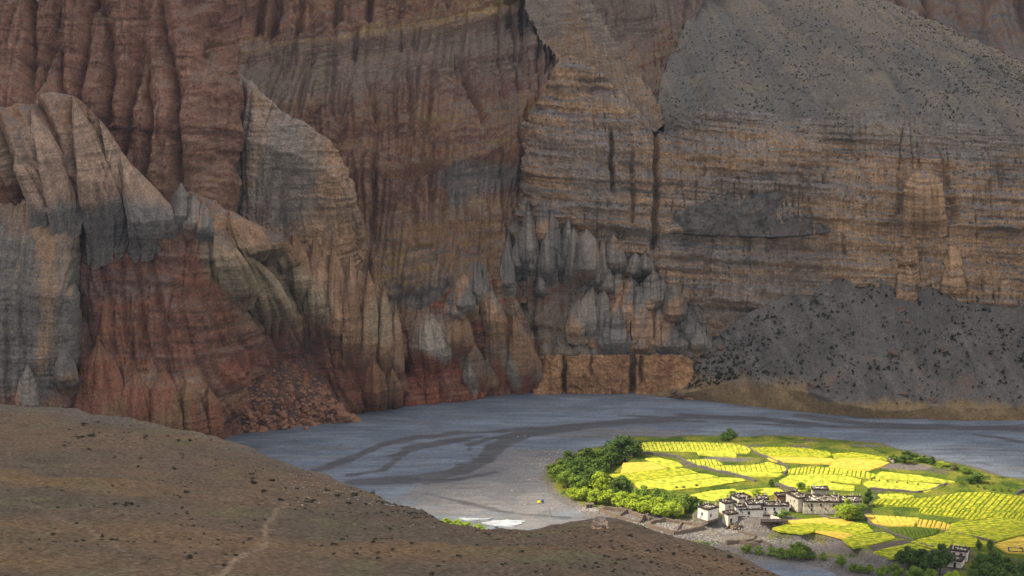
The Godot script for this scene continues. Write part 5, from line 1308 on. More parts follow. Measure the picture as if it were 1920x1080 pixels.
func shrubs_and_stones() -> void:
	var sm := []
	for k in 4: sm.append(shrub_mesh(60 + k))
	var st := []
	for k in 5: st.append(lump(80 + k, 0.75, 0.45, 0))
	M.shrub = leaf_mat(Color(0.030, 0.040, 0.022))
	M.thorn = leaf_mat(Color(0.045, 0.042, 0.028))
	M.grass = leaf_mat(Color(0.075, 0.085, 0.03))
	M.stone = ground_mat(0.3, 0.3, 0.55)
	M.stone.albedo_color = alb(116, 110, 104).linear_to_srgb()
	M.pale = ground_mat(0.3, 0.3, 0.6)
	M.pale.albedo_color = Color(0.50, 0.46, 0.43).linear_to_srgb()
	M.redstone = ground_mat(0.3, 0.3, 0.5)
	M.redstone.albedo_color = alb(122, 90, 72).linear_to_srgb()
	M.brownstone = ground_mat(0.3, 0.3, 0.5)
	M.brownstone.albedo_color = alb(92, 76, 66).linear_to_srgb()
	M.redstone.albedo_color = alb(122, 90, 72).linear_to_srgb()
	var hill := "hill_001"
	var scree := "scree_slope"
	# cushions on the near hill, those that stand out one by one
	for q in [[146, 797, 16], [182, 820, 20], [160, 823, 14], [127, 837, 20], [116, 836, 10], [138, 812, 8], [180, 790, 8], [205, 823, 7], [170, 844, 9], [275, 818, 12], [280, 826, 8], [325, 826, 10], [322, 819, 8], [358, 827, 10], [204, 855, 8], [273, 862, 9], [290, 868, 6], [260, 878, 8], [318, 880, 11], [22, 920, 6], [157, 930, 10], [235, 951, 20], [216, 948, 12], [350, 925, 13], [332, 936, 14], [331, 954, 11], [463, 899, 12], [468, 907, 17], [493, 925, 14], [504, 901, 16], [482, 891, 10], [541, 914, 9], [562, 919, 8], [575, 942, 26], [553, 936, 11], [524, 941, 16], [612, 922, 11], [640, 930, 12], [662, 930, 18], [695, 926, 14], [718, 944, 10], [685, 947, 10], [661, 945, 12], [382, 1002, 9], [363, 1046, 14], [415, 1062, 12], [470, 1010, 8], [462, 986, 8], [627, 1022, 12], [638, 1019, 10], [628, 1039, 10], [650, 1010, 9], [698, 1020, 12], [672, 1038, 9], [742, 1030, 8], [717, 1048, 10], [811, 1078, 14], [825, 1060, 9], [862, 1042, 11], [770, 1020, 10], [1006, 1024, 14], [1183, 1009, 14], [1116, 1006, 9], [1167, 1022, 10], [1242, 1028, 10], [1250, 1032, 8], [1366, 1049, 14], [1394, 1056, 12], [1316, 1047, 8], [1262, 1043, 9]]:
		var p := on_hill(q[0], q[1], hill)
		var w: float = q[2] * (EYE - p).length() / FOCAL
		single("thorn_shrub", sm[rng.randi() % 4], M.thorn if rng.randf() < 0.6 else M.shrub, p - Vector3(0, 0.03, 0), Vector3(w, minf(w * 0.5, 0.7), w) * 1.05, "dark thorny cushion shrub on the bare brown near hillside", "shrub", "cushion shrubs on the near hillside")
	var tuft := []
	for k in 1700:
		var a := pick(hill, 0.0, 1.0, 0.02, 0.95)
		var dens := NF.get_noise_2d(a[0].x * 2.0, a[0].z * 1.5) + (0.25 if a[0].x > 12.0 else 0.0)
		if dens < 0.08: continue
		var s := rng.randf_range(0.15, 0.55)
		tuft.append([a[0], Vector3(s * 1.4, s * 0.5, s * 1.4)])
	scatter("low_tufts", sm[0], M.thorn, tuft, "scattered low dry tufts over the near hillside", "tufts")
	var peb := []
	for k in 1500:
		var a := pick(hill, 0.25, 1.0, 0.0, 0.7)
		var sp := seen_at(a[0])
		var near := sp.distance_to(Vector2(640, 935)) < 120.0 and sp.y < 950.0
		if not near and rng.randf() > 0.12: continue
		var s := rng.randf_range(0.08, 0.3) * (1.5 if near else 1.0)
		peb.append([a[0], Vector3(s, s * 0.7, s)])
	scatter("pebbles", st[0], M.pale, peb, "pale stones strewn over the near hillside", "stones")
	# dark shrubs on the scree
	var spots := []
	for k in 2500:
		var a := pick(scree, 0.02, 0.96, 0.03, 0.86)
		if rng.randf() > 0.5 + 0.9 * NF.get_noise_2d(a[0].x * 1.5, a[0].y * 2.0): continue
		if a[0].y < 5.0: continue
		var s := (0.55 + 0.85 * pow(rng.randf(), 1.5)) * (1.5 if rng.randf() < 0.12 else 1.0)
		spots.append([a[0], s])
	spots.sort_custom(func(a: Array, b: Array) -> bool: return a[1] > b[1])
	var rest := []
	for k in spots.size():
		var s: float = spots[k][1]
		if k < 220: single("scree_shrub", sm[k % 4], M.shrub, spots[k][0], Vector3(s * 1.25, s * 1.5, s * 1.25), "dark green shrub dotted on the grey scree slope above the river", "shrub", "shrubs dotted over the grey scree slope")
		else: rest.append([spots[k][0], Vector3(s * 1.1, s * 1.3, s * 1.1)])
	scatter("scree_shrubs", sm[1], M.shrub, rest, "small dark shrubs speckling the grey scree slope", "shrubs")
	var far := []
	for k in 11000:
		var a := pick("hill", 0.0, 1.0, 0.0, 0.97)
		if rng.randf() > 0.5 + 0.8 * NF.get_noise_2d(a[0].x * 0.9, a[0].y * 2.5) + 0.3 * smoothstep(140.0, 90.0, a[0].y): continue
		var s := 0.38 + 0.8 * pow(rng.randf(), 2.0)
		far.append([a[0], Vector3(s * 1.5, s * 1.2, s * 1.5)])
	scatter("hill_shrubs", sm[2], M.shrub, far, "tiny dark shrubs speckling the rounded grey hill", "shrubs")
	# shrubs that hold on ledges and gullies of the cliffs
	var ledge := []
	for on in [["cliff_005", 4200, 0.5, 0.62], ["cliff_003", 1600, 0.6, 0.16], ["ridge", 500, 0.45, 0.4], ["rock_slope", 900, 0.45, 0.3], ["scree_slope_001", 420, 0.2, 0.8], ["ridge_slope", 260, 0.6, 0.3]]:
		if not surf.has(on[0]): continue
		for k in on[1]:
			var a := pick(on[0], 0.0, 1.0, 0.02, 0.9)
			if a[1].y < on[2] or rng.randf() > on[3]: continue
			var s := rng.randf_range(0.4, 1.0)
			ledge.append([a[0], Vector3(s * 1.5, s, s * 1.5)])
	scatter("ledge_shrubs", sm[3], M.shrub, ledge, "small shrubs holding on ledges and gullies of the cliffs", "shrubs")
	# fallen blocks of the red rubble cone
	var blocks := []
	for k in 900:
		var a := pick("rubble_slope", 0.02, 0.98, 0.25, 1.0)
		if a[0].y < -0.2: a[0].y = rng.randf_range(0.0, 0.4)
		var low := 1.0 - clampf(a[0].y / 26.0, 0.0, 1.0)
		blocks.append([a[0], rng.randf_range(0.5, 1.6) * (0.8 + low * 1.2) * (1.9 if rng.randf() < 0.06 else 1.0)])
	for q in [[490, 799, 5.5], [522, 794, 4.2], [548, 793, 3.2], [462, 800, 3.0], [434, 797, 2.4], [575, 795, 2.4]]:
		var p := level(q[0], q[1] + 8, 0.4)
		blocks.append([p, q[2]])
	blocks.sort_custom(func(a: Array, b: Array) -> bool: return a[1] > b[1])
	var small := []
	for k in blocks.size():
		var s: float = blocks[k][1]
		var dim := Vector3(s * rng.randf_range(0.9, 1.4), s * rng.randf_range(0.8, 1.2), s * rng.randf_range(0.8, 1.2))
		if k == 0: single("boulder", st[1], M.redstone, blocks[k][0], dim, "largest reddish boulder at the river's edge below the rubble cone", "boulder", "boulders of the rubble cone")
		elif k < 200: single("boulder", st[k % 5], M.redstone, blocks[k][0], dim, "reddish brown boulder lying in the rubble cone below the left cliff", "boulder", "boulders of the rubble cone")
		else: small.append([blocks[k][0], dim])
	scatter("rubble", st[2], M.redstone, small, "reddish broken stones filling the rubble cone", "rubble")
	for q in [[1620, 536, 6.0, "big brown boulder at the crest of the scree slope"], [1692, 580, 4.5, "reddish boulder high on the scree slope under the slim pillar"], [1698, 606, 3.0, "boulder just below the reddish one on the scree"], [1677, 660, 5.0, "wide flat boulder in the middle of the scree slope"], [1770, 660, 3.4, "boulder on the right half of the scree slope"], [1690, 738, 3.6, "boulder low on the scree slope near the bank"], [1745, 752, 4.0, "reddish boulder by the bank at the right"], [1525, 725, 4.0, "boulder above the left end of the yellowish bank"], [1310, 676, 4.6, "orange boulder in the gully between rock blades and scree"], [1350, 650, 4.0, "broken block in the gully left of the scree"], [1278, 742, 5.0, "broken brown block at the water's edge left of the bank"], [1266, 735, 4.0, "tilted slab at the water's edge beside the orange wall"]]:
		var p := on_hill(q[0], q[1], scree)
		var s: float = q[2]
		single("boulder", st[rng.randi() % 5], M.brownstone, p, Vector3(s * 1.2, s * 0.9, s), q[3], "boulder")
	# pale river stones and the heaps round the ruins
	var pale := []
	for k in 260:
		var px := 1030.0 + rng.randfn() * 26.0; var py := 868.0 + rng.randfn() * 11.0
		if rng.randf() < 0.3: px = rng.randf_range(950, 1090); py = rng.randf_range(815, 950)
		var p := level(px, py, 0.1); var s := rng.randf_range(0.25, 0.9)
		pale.append([p, Vector3(s * 1.3, s * 0.8, s)])
	scatter("river_stones", st[3], M.pale, pale, "pale boulders strewn on the gravel left of the tree clump", "stones")
	var heap := []
	for k in 2600:
		var c: Array = [[1290, 1000, 45, 7], [1340, 1012, 40, 8], [1370, 996, 25, 5], [1450, 1014, 40, 7], [1500, 1018, 28, 5], [1240, 988, 40, 6], [1170, 978, 30, 6], [1420, 985, 20, 4], [1105, 955, 20, 4]][rng.randi() % 9]
		var p := stand(c[0] + rng.randfn() * c[2] * 0.6, c[1] + rng.randfn() * c[3] * 0.6)
		if within(upper, Vector2(p.x, p.z)) > 0.0 and rng.randf() < 0.8: continue
		var s := rng.randf_range(0.2, 0.65)
		heap.append([p, Vector3(s * 1.3, s * 0.9, s)])
	scatter("stone_heaps", st[4], M.pale, heap, "heaps of loose pale stones round the ruins and the stream", "stones")

func wall_run(called: String, points: Array, high: float, thick: float, m: Material, label: String, category := "wall", ragged := 0.35) -> void:    # a dry wall that follows surveyed points on the ground
	var line := []
	for q in points: line.append(stand(q[0], q[1]))
	var mid: Vector3 = line[line.size() / 2]
	var root := base(called, mid)
	tag(root, label, category)
	for i in line.size() - 1:
		var a: Vector3 = line[i]; var b: Vector3 = line[i + 1]
		var n := maxi(1, int(a.distance_to(b) / 1.1))
		var dir := (b - a); dir.y = 0.0
		var turn := atan2(-dir.z, dir.x)
		for k in n:
			var p := a.lerp(b, (k + 0.5) / n) - mid
			var h := high * (1.0 - ragged * 0.5 + ragged * NF.get_noise_2d((p.x + mid.x) * 6.0, (p.z + mid.z) * 6.0) * 1.4)
			var key := "course%d" % (rng.randi() % 4)
			if not M.has(key): M[key] = block_mesh(hash(key) % 1000)
			var o := put("stone_course", M[key], m, root)
			o.position = p + Vector3(0, h * 0.5 - 0.15, 0)
			o.rotation.y = turn + rng.randf_range(-0.05, 0.05)
			o.scale = Vector3(dir.length() / n * 1.03, h + 0.3, thick * rng.randf_range(0.9, 1.12))

func block_mesh(sd: int) -> ArrayMesh:    # a block with uneven worn faces, 1 m each way
	var r := RandomNumberGenerator.new()
	r.seed = sd
	var st := SurfaceTool.new()
	st.begin(Mesh.PRIMITIVE_TRIANGLES)
	st.set_smooth_group(-1)
	var g := []
	for i in 3:
		for j in 3:
			for k in 3:
				var p := Vector3(i - 1, j - 1, k - 1) * 0.5
				if j > 0: p += Vector3(0, r.randf_range(-0.1, 0.1), r.randf_range(-0.06, 0.06))
				g.append(p)
	for face in 6:
		for a in 2:
			for b in 2:
				var q := []
				for c in [[a, b], [a + 1, b], [a + 1, b + 1], [a, b + 1]]:
					var x := 0; var y := 0; var z := 0
					match face:
						0: x = 2; y = c[0]; z = c[1]
						1: x = 0; y = c[1]; z = c[0]
						2: y = 2; z = c[0]; x = c[1]
						3: y = 0; z = c[1]; x = c[0]
						4: z = 2; x = c[0]; y = c[1]
						5: z = 0; x = c[1]; y = c[0]
					q.append(g[x * 9 + y * 3 + z])
				for v in [q[0], q[2], q[1], q[0], q[3], q[2]]: st.add_vertex(v)
	st.generate_normals()
	return st.commit()

# ---------------------------------------------------------------- the village
func tapered(w: float, h: float, d: float, lean: float) -> ArrayMesh:    # a wall block whose faces lean in a little, foot at y = 0
	var st := SurfaceTool.new()
	st.begin(Mesh.PRIMITIVE_TRIANGLES)
	st.set_smooth_group(-1)
	var b := [Vector3(-w, 0, d) * 0.5, Vector3(w, 0, d) * 0.5, Vector3(w, 0, -d) * 0.5, Vector3(-w, 0, -d) * 0.5]
	var n := 5
	for side in 4:
		var p: Vector3 = b[side]; var q: Vector3 = b[(side + 1) % 4]
		for i in n:
			for j in n:
				var quad := []
				for c in [[i, j], [i + 1, j], [i + 1, j + 1], [i, j + 1]]:
					var v := p.lerp(q, c[0] / float(n))
					var t: float = c[1] / float(n)
					v = Vector3(v.x * (1.0 - lean * t), h * t, v.z * (1.0 - lean * t))
					if c[0] > 0 and c[0] < n: v += Vector3(NF.get_noise_2d(v.x * 20.0, v.y * 20.0 + side * 30.0), 0, NF.get_noise_2d(v.z * 20.0 + 9.0, v.y * 20.0)) * 0.07
					quad.append(v)
				for k in [0, 2, 1, 0, 3, 2]: st.add_vertex(quad[k])
	for k in [0, 3, 2, 0, 2, 1]:
		var v: Vector3 = b[k]
		st.add_vertex(Vector3(v.x * (1.0 - lean), h, v.z * (1.0 - lean)))
	st.generate_normals()
	return st.commit()

func box(w: float, h: float, d: float) -> BoxMesh:
	var k := "box%.2f_%.2f_%.2f" % [w, h, d]
	if not M.has(k):
		var b := BoxMesh.new()
		b.size = Vector3(w, h, d)
		M[k] = b
	return M[k]

func part(called: String, mesh: Mesh, m: Material, parent: Node, p: Vector3, turn := 0.0) -> MeshInstance3D:
	var o := put(called, mesh, m, parent)
	o.position = p
	o.rotation.y = turn
	return o

func opening(root: Node3D, called: String, x: float, y: float, z: float, w: float, h: float, turn := 0.0) -> void:    # a window or door on a face: dark frame wider at the foot, pane or leaf inside
	var f := part(called, box(w, h, 0.14), M.frame, root, Vector3(x, y, z), turn)
	part("sill", box(w * 1.25, 0.1, 0.3), M.timber, f, Vector3(0, -h * 0.5 - 0.05, 0.03))
	part("lintel", box(w * 1.3, 0.14, 0.34), M.timber, f, Vector3(0, h * 0.5 + 0.07, 0.04))
	part("pane" if called == "window" else "leaf", box(w * 0.62, h * 0.74, 0.04), M.pane, f, Vector3(0, 0, 0.07))

func house(label: String, px: float, py: float, w: float, h: float, d: float, turn: float, m: Material, holes: Array, poles := 5, edge := true, sticks := 24) -> Node3D:
	# holes: [face 0 front, 1 left; share along; height; width; tall; kind]
	var g := stand(px, py)
	var a := deg_to_rad(turn)
	var root := base("house", g - Vector3(0, 0.3, (absf(sin(a)) * w + absf(cos(a)) * d) * 0.5), a)
	tag(root, label, "house")
	h *= 0.84
	var top := h + 0.3
	part("wall", tapered(w, top, d, 0.035), m, root, Vector3.ZERO)
	part("stone_base", tapered(w + 0.14, 0.8, d + 0.14, 0.01), M.mud, root, Vector3.ZERO)
	part("roof", box(w * 0.965, 0.12, d * 0.965), M.roof, root, Vector3(0, top + 0.06, 0))
	for q in holes:
		var lean: float = 0.035 * q[2] * 0.84 / top * 0.5
		if q[0] == 0: opening(root, q[5], (q[1] - 0.5) * w, q[2] * 0.84 + 0.3, d * (0.5 - lean) + 0.01, q[3], q[4])
		elif q[0] == 1: opening(root, q[5], -w * (0.5 - lean) - 0.01, q[2] * 0.84 + 0.3, (q[1] - 0.5) * d, q[3], q[4], -PI / 2)
		else: opening(root, q[5], w * (0.5 - lean) + 0.01, q[2] * 0.84 + 0.3, (q[1] - 0.5) * d, q[3], q[4], PI / 2)
	if edge:    # brushwood stacked along the edge of the flat roof
		for s in 4:
			var along := w if s % 2 == 0 else d
			var out := (d if s % 2 == 0 else w) * 0.482
			var r := part("brushwood_edge", edge_mesh(along * 0.965 + 0.3, 0.7, s + int(w * 10.0)), M.brush, root, Vector3(sin(s * PI / 2), 0, cos(s * PI / 2)) * out + Vector3(0, top + 0.1, 0), s * PI / 2)
			r.name = "brushwood_edge" if s == 0 else "brushwood_edge_%03d" % s
	for k in sticks:
		var p := Vector3(rng.randf_range(-0.4, 0.4) * w, top + 0.22, rng.randf_range(-0.4, 0.4) * d)
		var o := part("firewood", box(rng.randi_range(3, 8) * 0.25, 0.22, 0.25), M.brush if rng.randf() < 0.66 else M.white, root, p, rng.randf() * TAU)
		o.rotation.z = rng.randf_range(-0.3, 0.3)
	for k in poles:
		var p := Vector3(rng.randf_range(-0.47, 0.47) * w, top, (0.46 if rng.randf() < 0.4 else -0.46) * d)
		if rng.randf() < 0.4: p = Vector3((0.46 if rng.randf() < 0.5 else -0.46) * w, top, rng.randf_range(-0.45, 0.45) * d)
		var tall := rng.randi_range(4, 8) * 0.25
		var post := part("flag_pole", box(0.14, tall, 0.14), M.white, root, p + Vector3(0, tall * 0.5, 0))
		part("prayer_flag", box(0.34, tall * 0.62, 0.05), M.white, post, Vector3(0.22, tall * 0.15, 0))
	return root

func edge_mesh(long: float, high: float, sd: int) -> ArrayMesh:    # a bundle of brushwood, its ends uneven
	var r := RandomNumberGenerator.new()
	r.seed = sd
	var st := SurfaceTool.new()
	st.begin(Mesh.PRIMITIVE_TRIANGLES)
	var n := int(long / 0.32)
	for k in n:
		var b := BoxMesh.new()
		b.size = Vector3(long / n * r.randf_range(0.8, 1.25), high * r.randf_range(0.6, 1.25), 0.55 * r.randf_range(0.8, 1.3))
		st.append_from(b, 0, Transform3D(Basis(Vector3(0, 0, 1), r.randf_range(-0.15, 0.15)), Vector3((k + 0.5) / n * long - long * 0.5, b.size.y * 0.5 - 0.08, r.randf_range(-0.08, 0.08))))
	return st.commit()

func plaster(c: Color, lo: float, sd: int) -> StandardMaterial3D:
	var m := mat(c, 0.95)
	m.uv1_triplanar = true
	m.uv1_world_triplanar = true
	m.uv1_scale = Vector3(0.09, 0.05, 0.09)
	m.albedo_texture = noise_tex(512, 0.02, 5, Color(lo, lo * 0.94, lo * 0.86), Color(1, 1, 1), sd)
	m.normal_enabled = true
	m.normal_texture = M.scree.normal_texture
	m.normal_scale = 0.4
	return m

func village() -> void:
	M.white = plaster(Color(0.88, 0.87, 0.84), 0.8, 51)
	M.cream = plaster(Color(0.85, 0.82, 0.74), 0.7, 52)
	M.clay = plaster(Color(0.40, 0.28, 0.17), 0.6, 53)
	M.stain = plaster(Color(0.80, 0.75, 0.68), 0.52, 54)
	M.mud = plaster(Color(0.25, 0.21, 0.17), 0.55, 55)
	M.roof = plaster(Color(0.26, 0.22, 0.2), 0.55, 56)
	M.brush = plaster(Color(0.11, 0.088, 0.08), 0.5, 57)
	M.frame = mat(Color(0.025, 0.02, 0.02), 0.8)
	M.timber = mat(Color(0.12, 0.075, 0.05), 0.85)
	M.pane = mat(Color(0.03, 0.035, 0.04), 0.2, 0.5)
	M.redwood = mat(Color(0.25, 0.04, 0.05), 0.8)
	var win := "window"
	house("white corner house with poles on its roof, leftmost of the village", 1329, 979, 6.4, 6.0, 6.0, 40, M.white, [[1, 0.45, 3.3, 0.8, 1.0, win], [0, 0.3, 2.9, 0.8, 1.0, win], [1, 0.35, 1.5, 0.4, 0.6, win]], 8)
	house("cream house with one small window behind the white corner house", 1366, 968, 5.6, 6.2, 5.0, 24, M.cream, [[0, 0.4, 4.6, 0.6, 0.7, win]], 4)
	house("cream tower block at the back of the white houses", 1391, 958, 6.0, 6.0, 6.0, 26, M.cream, [], 4)
	house("white house with many roof poles in the second row", 1417, 967, 7.5, 5.6, 6.5, 2, M.white, [[0, 0.7, 3.6, 0.7, 0.8, win]], 9, true, 40)
	house("long white house with two dark windows, right of the second row", 1446, 967, 8.6, 4.7, 6.0, -2, M.white, [[0, 0.22, 3.2, 0.8, 1.0, win], [0, 0.66, 3.3, 0.8, 1.0, win], [0, 0.22, 1.2, 0.4, 0.5, win]], 8, true, 30)
	house("low white annex at the right end of the white houses", 1470, 962, 4.4, 3.4, 5.0, -2, M.white, [[0, 0.5, 1.8, 0.5, 0.6, win]], 2)
	house("frontmost white house with one square window and a long front wall", 1407, 980, 10.4, 6.4, 6.0, 3, M.white, [[0, 0.42, 4.9, 0.9, 1.1, win], [0, 0.4, 3.0, 0.5, 0.5, win], [0, 0.15, 5.2, 0.4, 0.5, win]], 9, true, 50)
	var st := house("cream house with a tall door above an outside stair", 1370, 989, 4.8, 6.2, 4.8, 26, M.cream, [[0, 0.3, 3.0, 0.9, 1.9, "door"]], 3, true, 20)
	for k in 8: part("stair_step", box(1.2, 0.3 * (8 - k), 0.42), M.mud, st, Vector3(-0.9 - 0.4 * k, 0.15 * (8 - k), 3.1), 0.0)
	house("lowest little clay annex with a door in front of the stair house", 1381, 995, 4.4, 2.2, 3.0, 22, M.clay, [[0, 0.72, 0.9, 0.7, 1.2, "door"]], 0, false, 6)
	house("orange brown house left of the long mansion", 1466, 948, 5.0, 4.6, 5.0, 8, M.clay, [[0, 0.75, 2.6, 0.6, 0.6, win]], 2, true, 10)
	house("long stained mansion, its main front with scattered small windows", 1543, 966, 16.0, 6.4, 10.0, -3, M.stain, [[0, 0.13, 4.7, 0.5, 0.6, win], [0, 0.22, 4.8, 0.8, 1.2, win], [0, 0.22, 2.7, 0.7, 0.8, win], [0, 0.46, 5.0, 0.7, 0.8, win], [0, 0.8, 5.0, 0.8, 0.8, win], [0, 0.93, 4.9, 0.7, 1.0, win], [0, 0.58, 3.2, 0.3, 0.8, win]], 8, true, 60)
	house("left wing of the long mansion, turned to the left", 1497, 962, 5.0, 7.2, 10.0, 24, M.stain, [[1, 0.7, 5.4, 0.4, 0.6, win], [0, 0.6, 4.6, 0.4, 0.6, win], [1, 0.4, 4.4, 0.4, 0.6, win]], 2, true, 14)
	house("whiter right end of the long mansion behind the big bright tree", 1597, 963, 8.6, 5.7, 8.0, -4, M.white, [[0, 0.4, 4.6, 0.8, 0.8, win], [0, 0.75, 4.6, 0.6, 0.7, win]], 8, true, 40)
	house("roof house standing up behind the long mansion, with a high pole", 1538, 938, 7.0, 5.4, 4.0, 0, M.stain, [], 6, true, 30)
	var low := house("lowest white house half hidden by trees at the bottom right", 1793, 1068, 7.0, 3.6, 6.0, -24, M.white, [[0, 0.2, 2.2, 0.9, 1.5, win], [0, 0.62, 1.8, 1.0, 1.8, "door"]], 3, true, 24)
	var upr := house("upper storey of the lowest house with red posts along its gallery", 1801, 1056, 7.5, 5.2, 5.0, -24, M.white, [[0, 0.3, 3.6, 0.9, 1.2, win], [0, 0.7, 3.6, 0.9, 1.2, win]], 4, true, 24)
	for k in 4: part("red_post", box(0.22, 2.2, 0.22), M.redwood, upr, Vector3(-3.0 + 2.0 * k, 3.6, 2.75))
	house("small white house at the right edge of the picture among trees", 1907, 1053, 5.5, 4.0, 5.0, -10, M.white, [[0, 0.5, 2.8, 0.7, 0.9, win]], 3, true, 12)
	house("low white house wedged between the corner house and the stair house", 1350, 975, 3.6, 4.4, 4.0, 10, M.white, [[0, 0.5, 2.4, 0.5, 0.6, win]], 3, true, 14)
	house("low white house filling the gap left of the many poled house", 1388, 970, 4.4, 5.0, 4.0, 8, M.white, [[0, 0.5, 3.2, 0.5, 0.6, win]], 4, true, 16)
	house("small white house at the back between the white houses", 1430, 957, 5.0, 5.6, 4.6, 0, M.white, [], 5, true, 20)
	var shed := base("shed", stand(1453, 988), 0.05)
	tag(shed, "dark open shed on posts in the yard below the white houses", "shed")
	part("roof", box(11.0, 0.25, 4.0), M.brush, shed, Vector3(0, 2.3, -1.5))
	part("back_wall", box(11.0, 2.2, 0.3), M.mud, shed, Vector3(0, 1.0, -3.3))
	for k in 7: part("post", box(0.2, 2.3, 0.2), M.timber, shed, Vector3(-5.2 + 1.73 * k, 1.1, 0.3))
	# little shrine with two dark niches
	var sh := base("shrine", stand(1105, 952), 0.1)
	tag(sh, "little pinkish shrine with two dark openings left of the ruins", "shrine")
	M.pink = plaster(Color(0.42, 0.33, 0.29), 0.7, 58)
	for k in 3: part("pier", box(0.5, 1.7, 1.6), M.pink, sh, Vector3(-1.35 + 1.35 * k, 0.75, 0))
	part("back_wall", box(3.0, 1.7, 0.3), M.pink, sh, Vector3(0, 0.75, -0.96))
	part("roof", box(3.8, 0.28, 2.4), M.roof, sh, Vector3(0, 1.75, 0))
	# ruined and standing walls
	M.drywall = ground_mat(0.25, 0.3, 0.5)
	M.drywall.albedo_color = alb(104, 92, 82).linear_to_srgb()
	M.greywall = ground_mat(0.25, 0.3, 0.5)
	M.greywall.albedo_color = alb(92, 86, 86).linear_to_srgb()
	wall_run("ruined_wall", [[1124, 957], [1140, 964], [1157, 972], [1178, 976], [1200, 981]], 1.7, 0.8, M.drywall, "long front wall of the ruined yards beside the cairn", "wall")
	wall_run("ruined_wall", [[1124, 955], [1150, 957], [1178, 961], [1206, 973], [1218, 976]], 1.9, 0.8, M.drywall, "back wall of the ruined yards under the willow row", "wall")
	wall_run("ruined_wall", [[1157, 972], [1166, 965], [1176, 961]], 1.5, 0.7, M.drywall, "cross wall between the two leftmost ruined yards", "wall")
	wall_run("ruined_wall", [[1200, 981], [1206, 975], [1216, 972]], 2.2, 0.8, M.drywall, "cross wall beside the pale roofed ruin", "wall")
	wall_run("ruined_wall", [[1224, 991], [1245, 997], [1265, 1003], [1292, 999], [1320, 993]], 2.0, 0.9, M.drywall, "front wall of the large square ruin", "wall", 0.2)
	wall_run("ruined_wall", [[1224, 991], [1212, 986], [1228, 980], [1248, 978]], 1.9, 0.8, M.drywall, "left wall of the large square ruin", "wall")
	wall_run("ruined_wall", [[1248, 978], [1276, 981], [1300, 985], [1320, 993]], 1.6, 0.8, M.drywall, "back wall of the large square ruin", "wall")
	wall_run("ruined_wall", [[1265, 1003], [1272, 993], [1277, 982]], 1.4, 0.7, M.drywall, "inner wall across the large square ruin", "wall")
	wall_run("ruined_wall", [[1362, 1022], [1385, 1018], [1405, 1024], [1426, 1026]], 1.9, 0.8, M.drywall, "low yard wall below the stone heaps, beside the stream", "wall")
	wall_run("ruined_wall", [[1405, 1024], [1428, 1016], [1446, 1026]], 1.6, 0.7, M.drywall, "bent wall right of the low yard wall", "wall")
	wall_run("ruined_wall", [[1384, 998], [1400, 1002], [1416, 1006], [1412, 1013], [1396, 1016]], 1.1, 0.6, M.drywall, "curved low wall in front of the stair house", "wall")
	wall_run("yard_wall", [[1446, 974], [1458, 979], [1469, 984]], 2.0, 0.8, M.cream, "straight yard wall between white houses and rounded field", "wall", 0.1)
	wall_run("yard_wall", [[1428, 985], [1440, 986], [1452, 988]], 1.6, 0.8, M.drywall, "short dark wall left of the rounded field", "wall")
	wall_run("yard_wall", [[1533, 962], [1545, 970], [1556, 975], [1578, 974]], 1.2, 0.7, M.greywall, "wall that slants down from the mansion to the amber field", "wall")
	wall_run("field_wall", [[1206, 851], [1240, 854], [1270, 858], [1300, 874], [1340, 884], [1380, 892], [1416, 903]], 1.3, 1.0, M.greywall, "long grey field wall slanting across the left of the terrace", "wall")
	wall_run("field_wall", [[1458, 866], [1474, 876], [1477, 882], [1470, 890]], 1.0, 0.7, M.greywall, "winding wall in the middle of the terrace", "wall")
	wall_run("field_wall", [[1400, 838], [1412, 848], [1430, 856], [1456, 866]], 1.0, 0.8, M.greywall, "grey wall between the two far furrowed fields", "wall")
	wall_run("field_wall", [[1455, 909], [1475, 916], [1495, 921]], 1.3, 0.9, M.greywall, "grey wall from the grass to the mansion's left wing", "wall")
	wall_run("field_wall", [[1155, 862], [1170, 857], [1200, 848]], 1.1, 0.9, M.greywall, "pale curved wall between tree clump and grass", "wall")
	wall_run("field_wall", [[1632, 917], [1680, 921], [1720, 924], [1745, 920], [1775, 908]], 0.9, 0.7, M.greywall, "grey wall below the golden oval field", "wall")
	wall_run("field_wall", [[1660, 857], [1670, 864], [1676, 868]], 1.0, 0.7, M.pale, "short pale wall at the left end of the far right trees", "wall")
	wall_run("field_wall", [[1620, 968], [1632, 983], [1645, 987], [1690, 1008], [1708, 1014]], 0.9, 0.8, M.greywall, "stony wall running down between the lower yellow fields", "wall")
	wall_run("field_wall", [[1708, 1014], [1730, 1022], [1750, 1028]], 0.8, 0.6, M.greywall, "dark wall below the olive field with the pole", "wall")
	wall_run("field_wall", [[1768, 996], [1800, 1002], [1850, 1013], [1866, 1018]], 0.7, 0.6, M.greywall, "thin dark wall between the fan field and the olive field", "wall")
	wall_run("field_wall", [[1905, 928], [1918, 922], [1940, 930]], 1.4, 0.9, M.greywall, "piece of grey wall at the right edge of the terrace", "wall")
	# cairn with a pole on the near crest
	var cp := on_hill(1123, 984, "hill_001") + Vector3(0, 0.15, 0)
	var ca := base("cairn", cp)
	tag(ca, "stone cairn with a pole on the crest of the near hill", "cairn")
	M.cairn = mat(alb(126, 108, 92), 0.95)
	var lumps := []
	for k in 4: lumps.append(lump(90 + k, 0.7, 0.4, 0))
	for k in 220:
		var t := rng.randf()
		var a := rng.randf() * TAU
		var r := (1.0 - t * 0.72) * 1.15 * sqrt(rng.randf())
		var o := part("stone", lumps[k % 4], M.cairn if k % 3 else M.pale, ca, Vector3(cos(a) * r, t * 1.9 - 0.1, sin(a) * r), rng.randf() * TAU)
		var s := rng.randf_range(0.45, 0.8)
		o.scale = Vector3(s * 1.3, s, s)
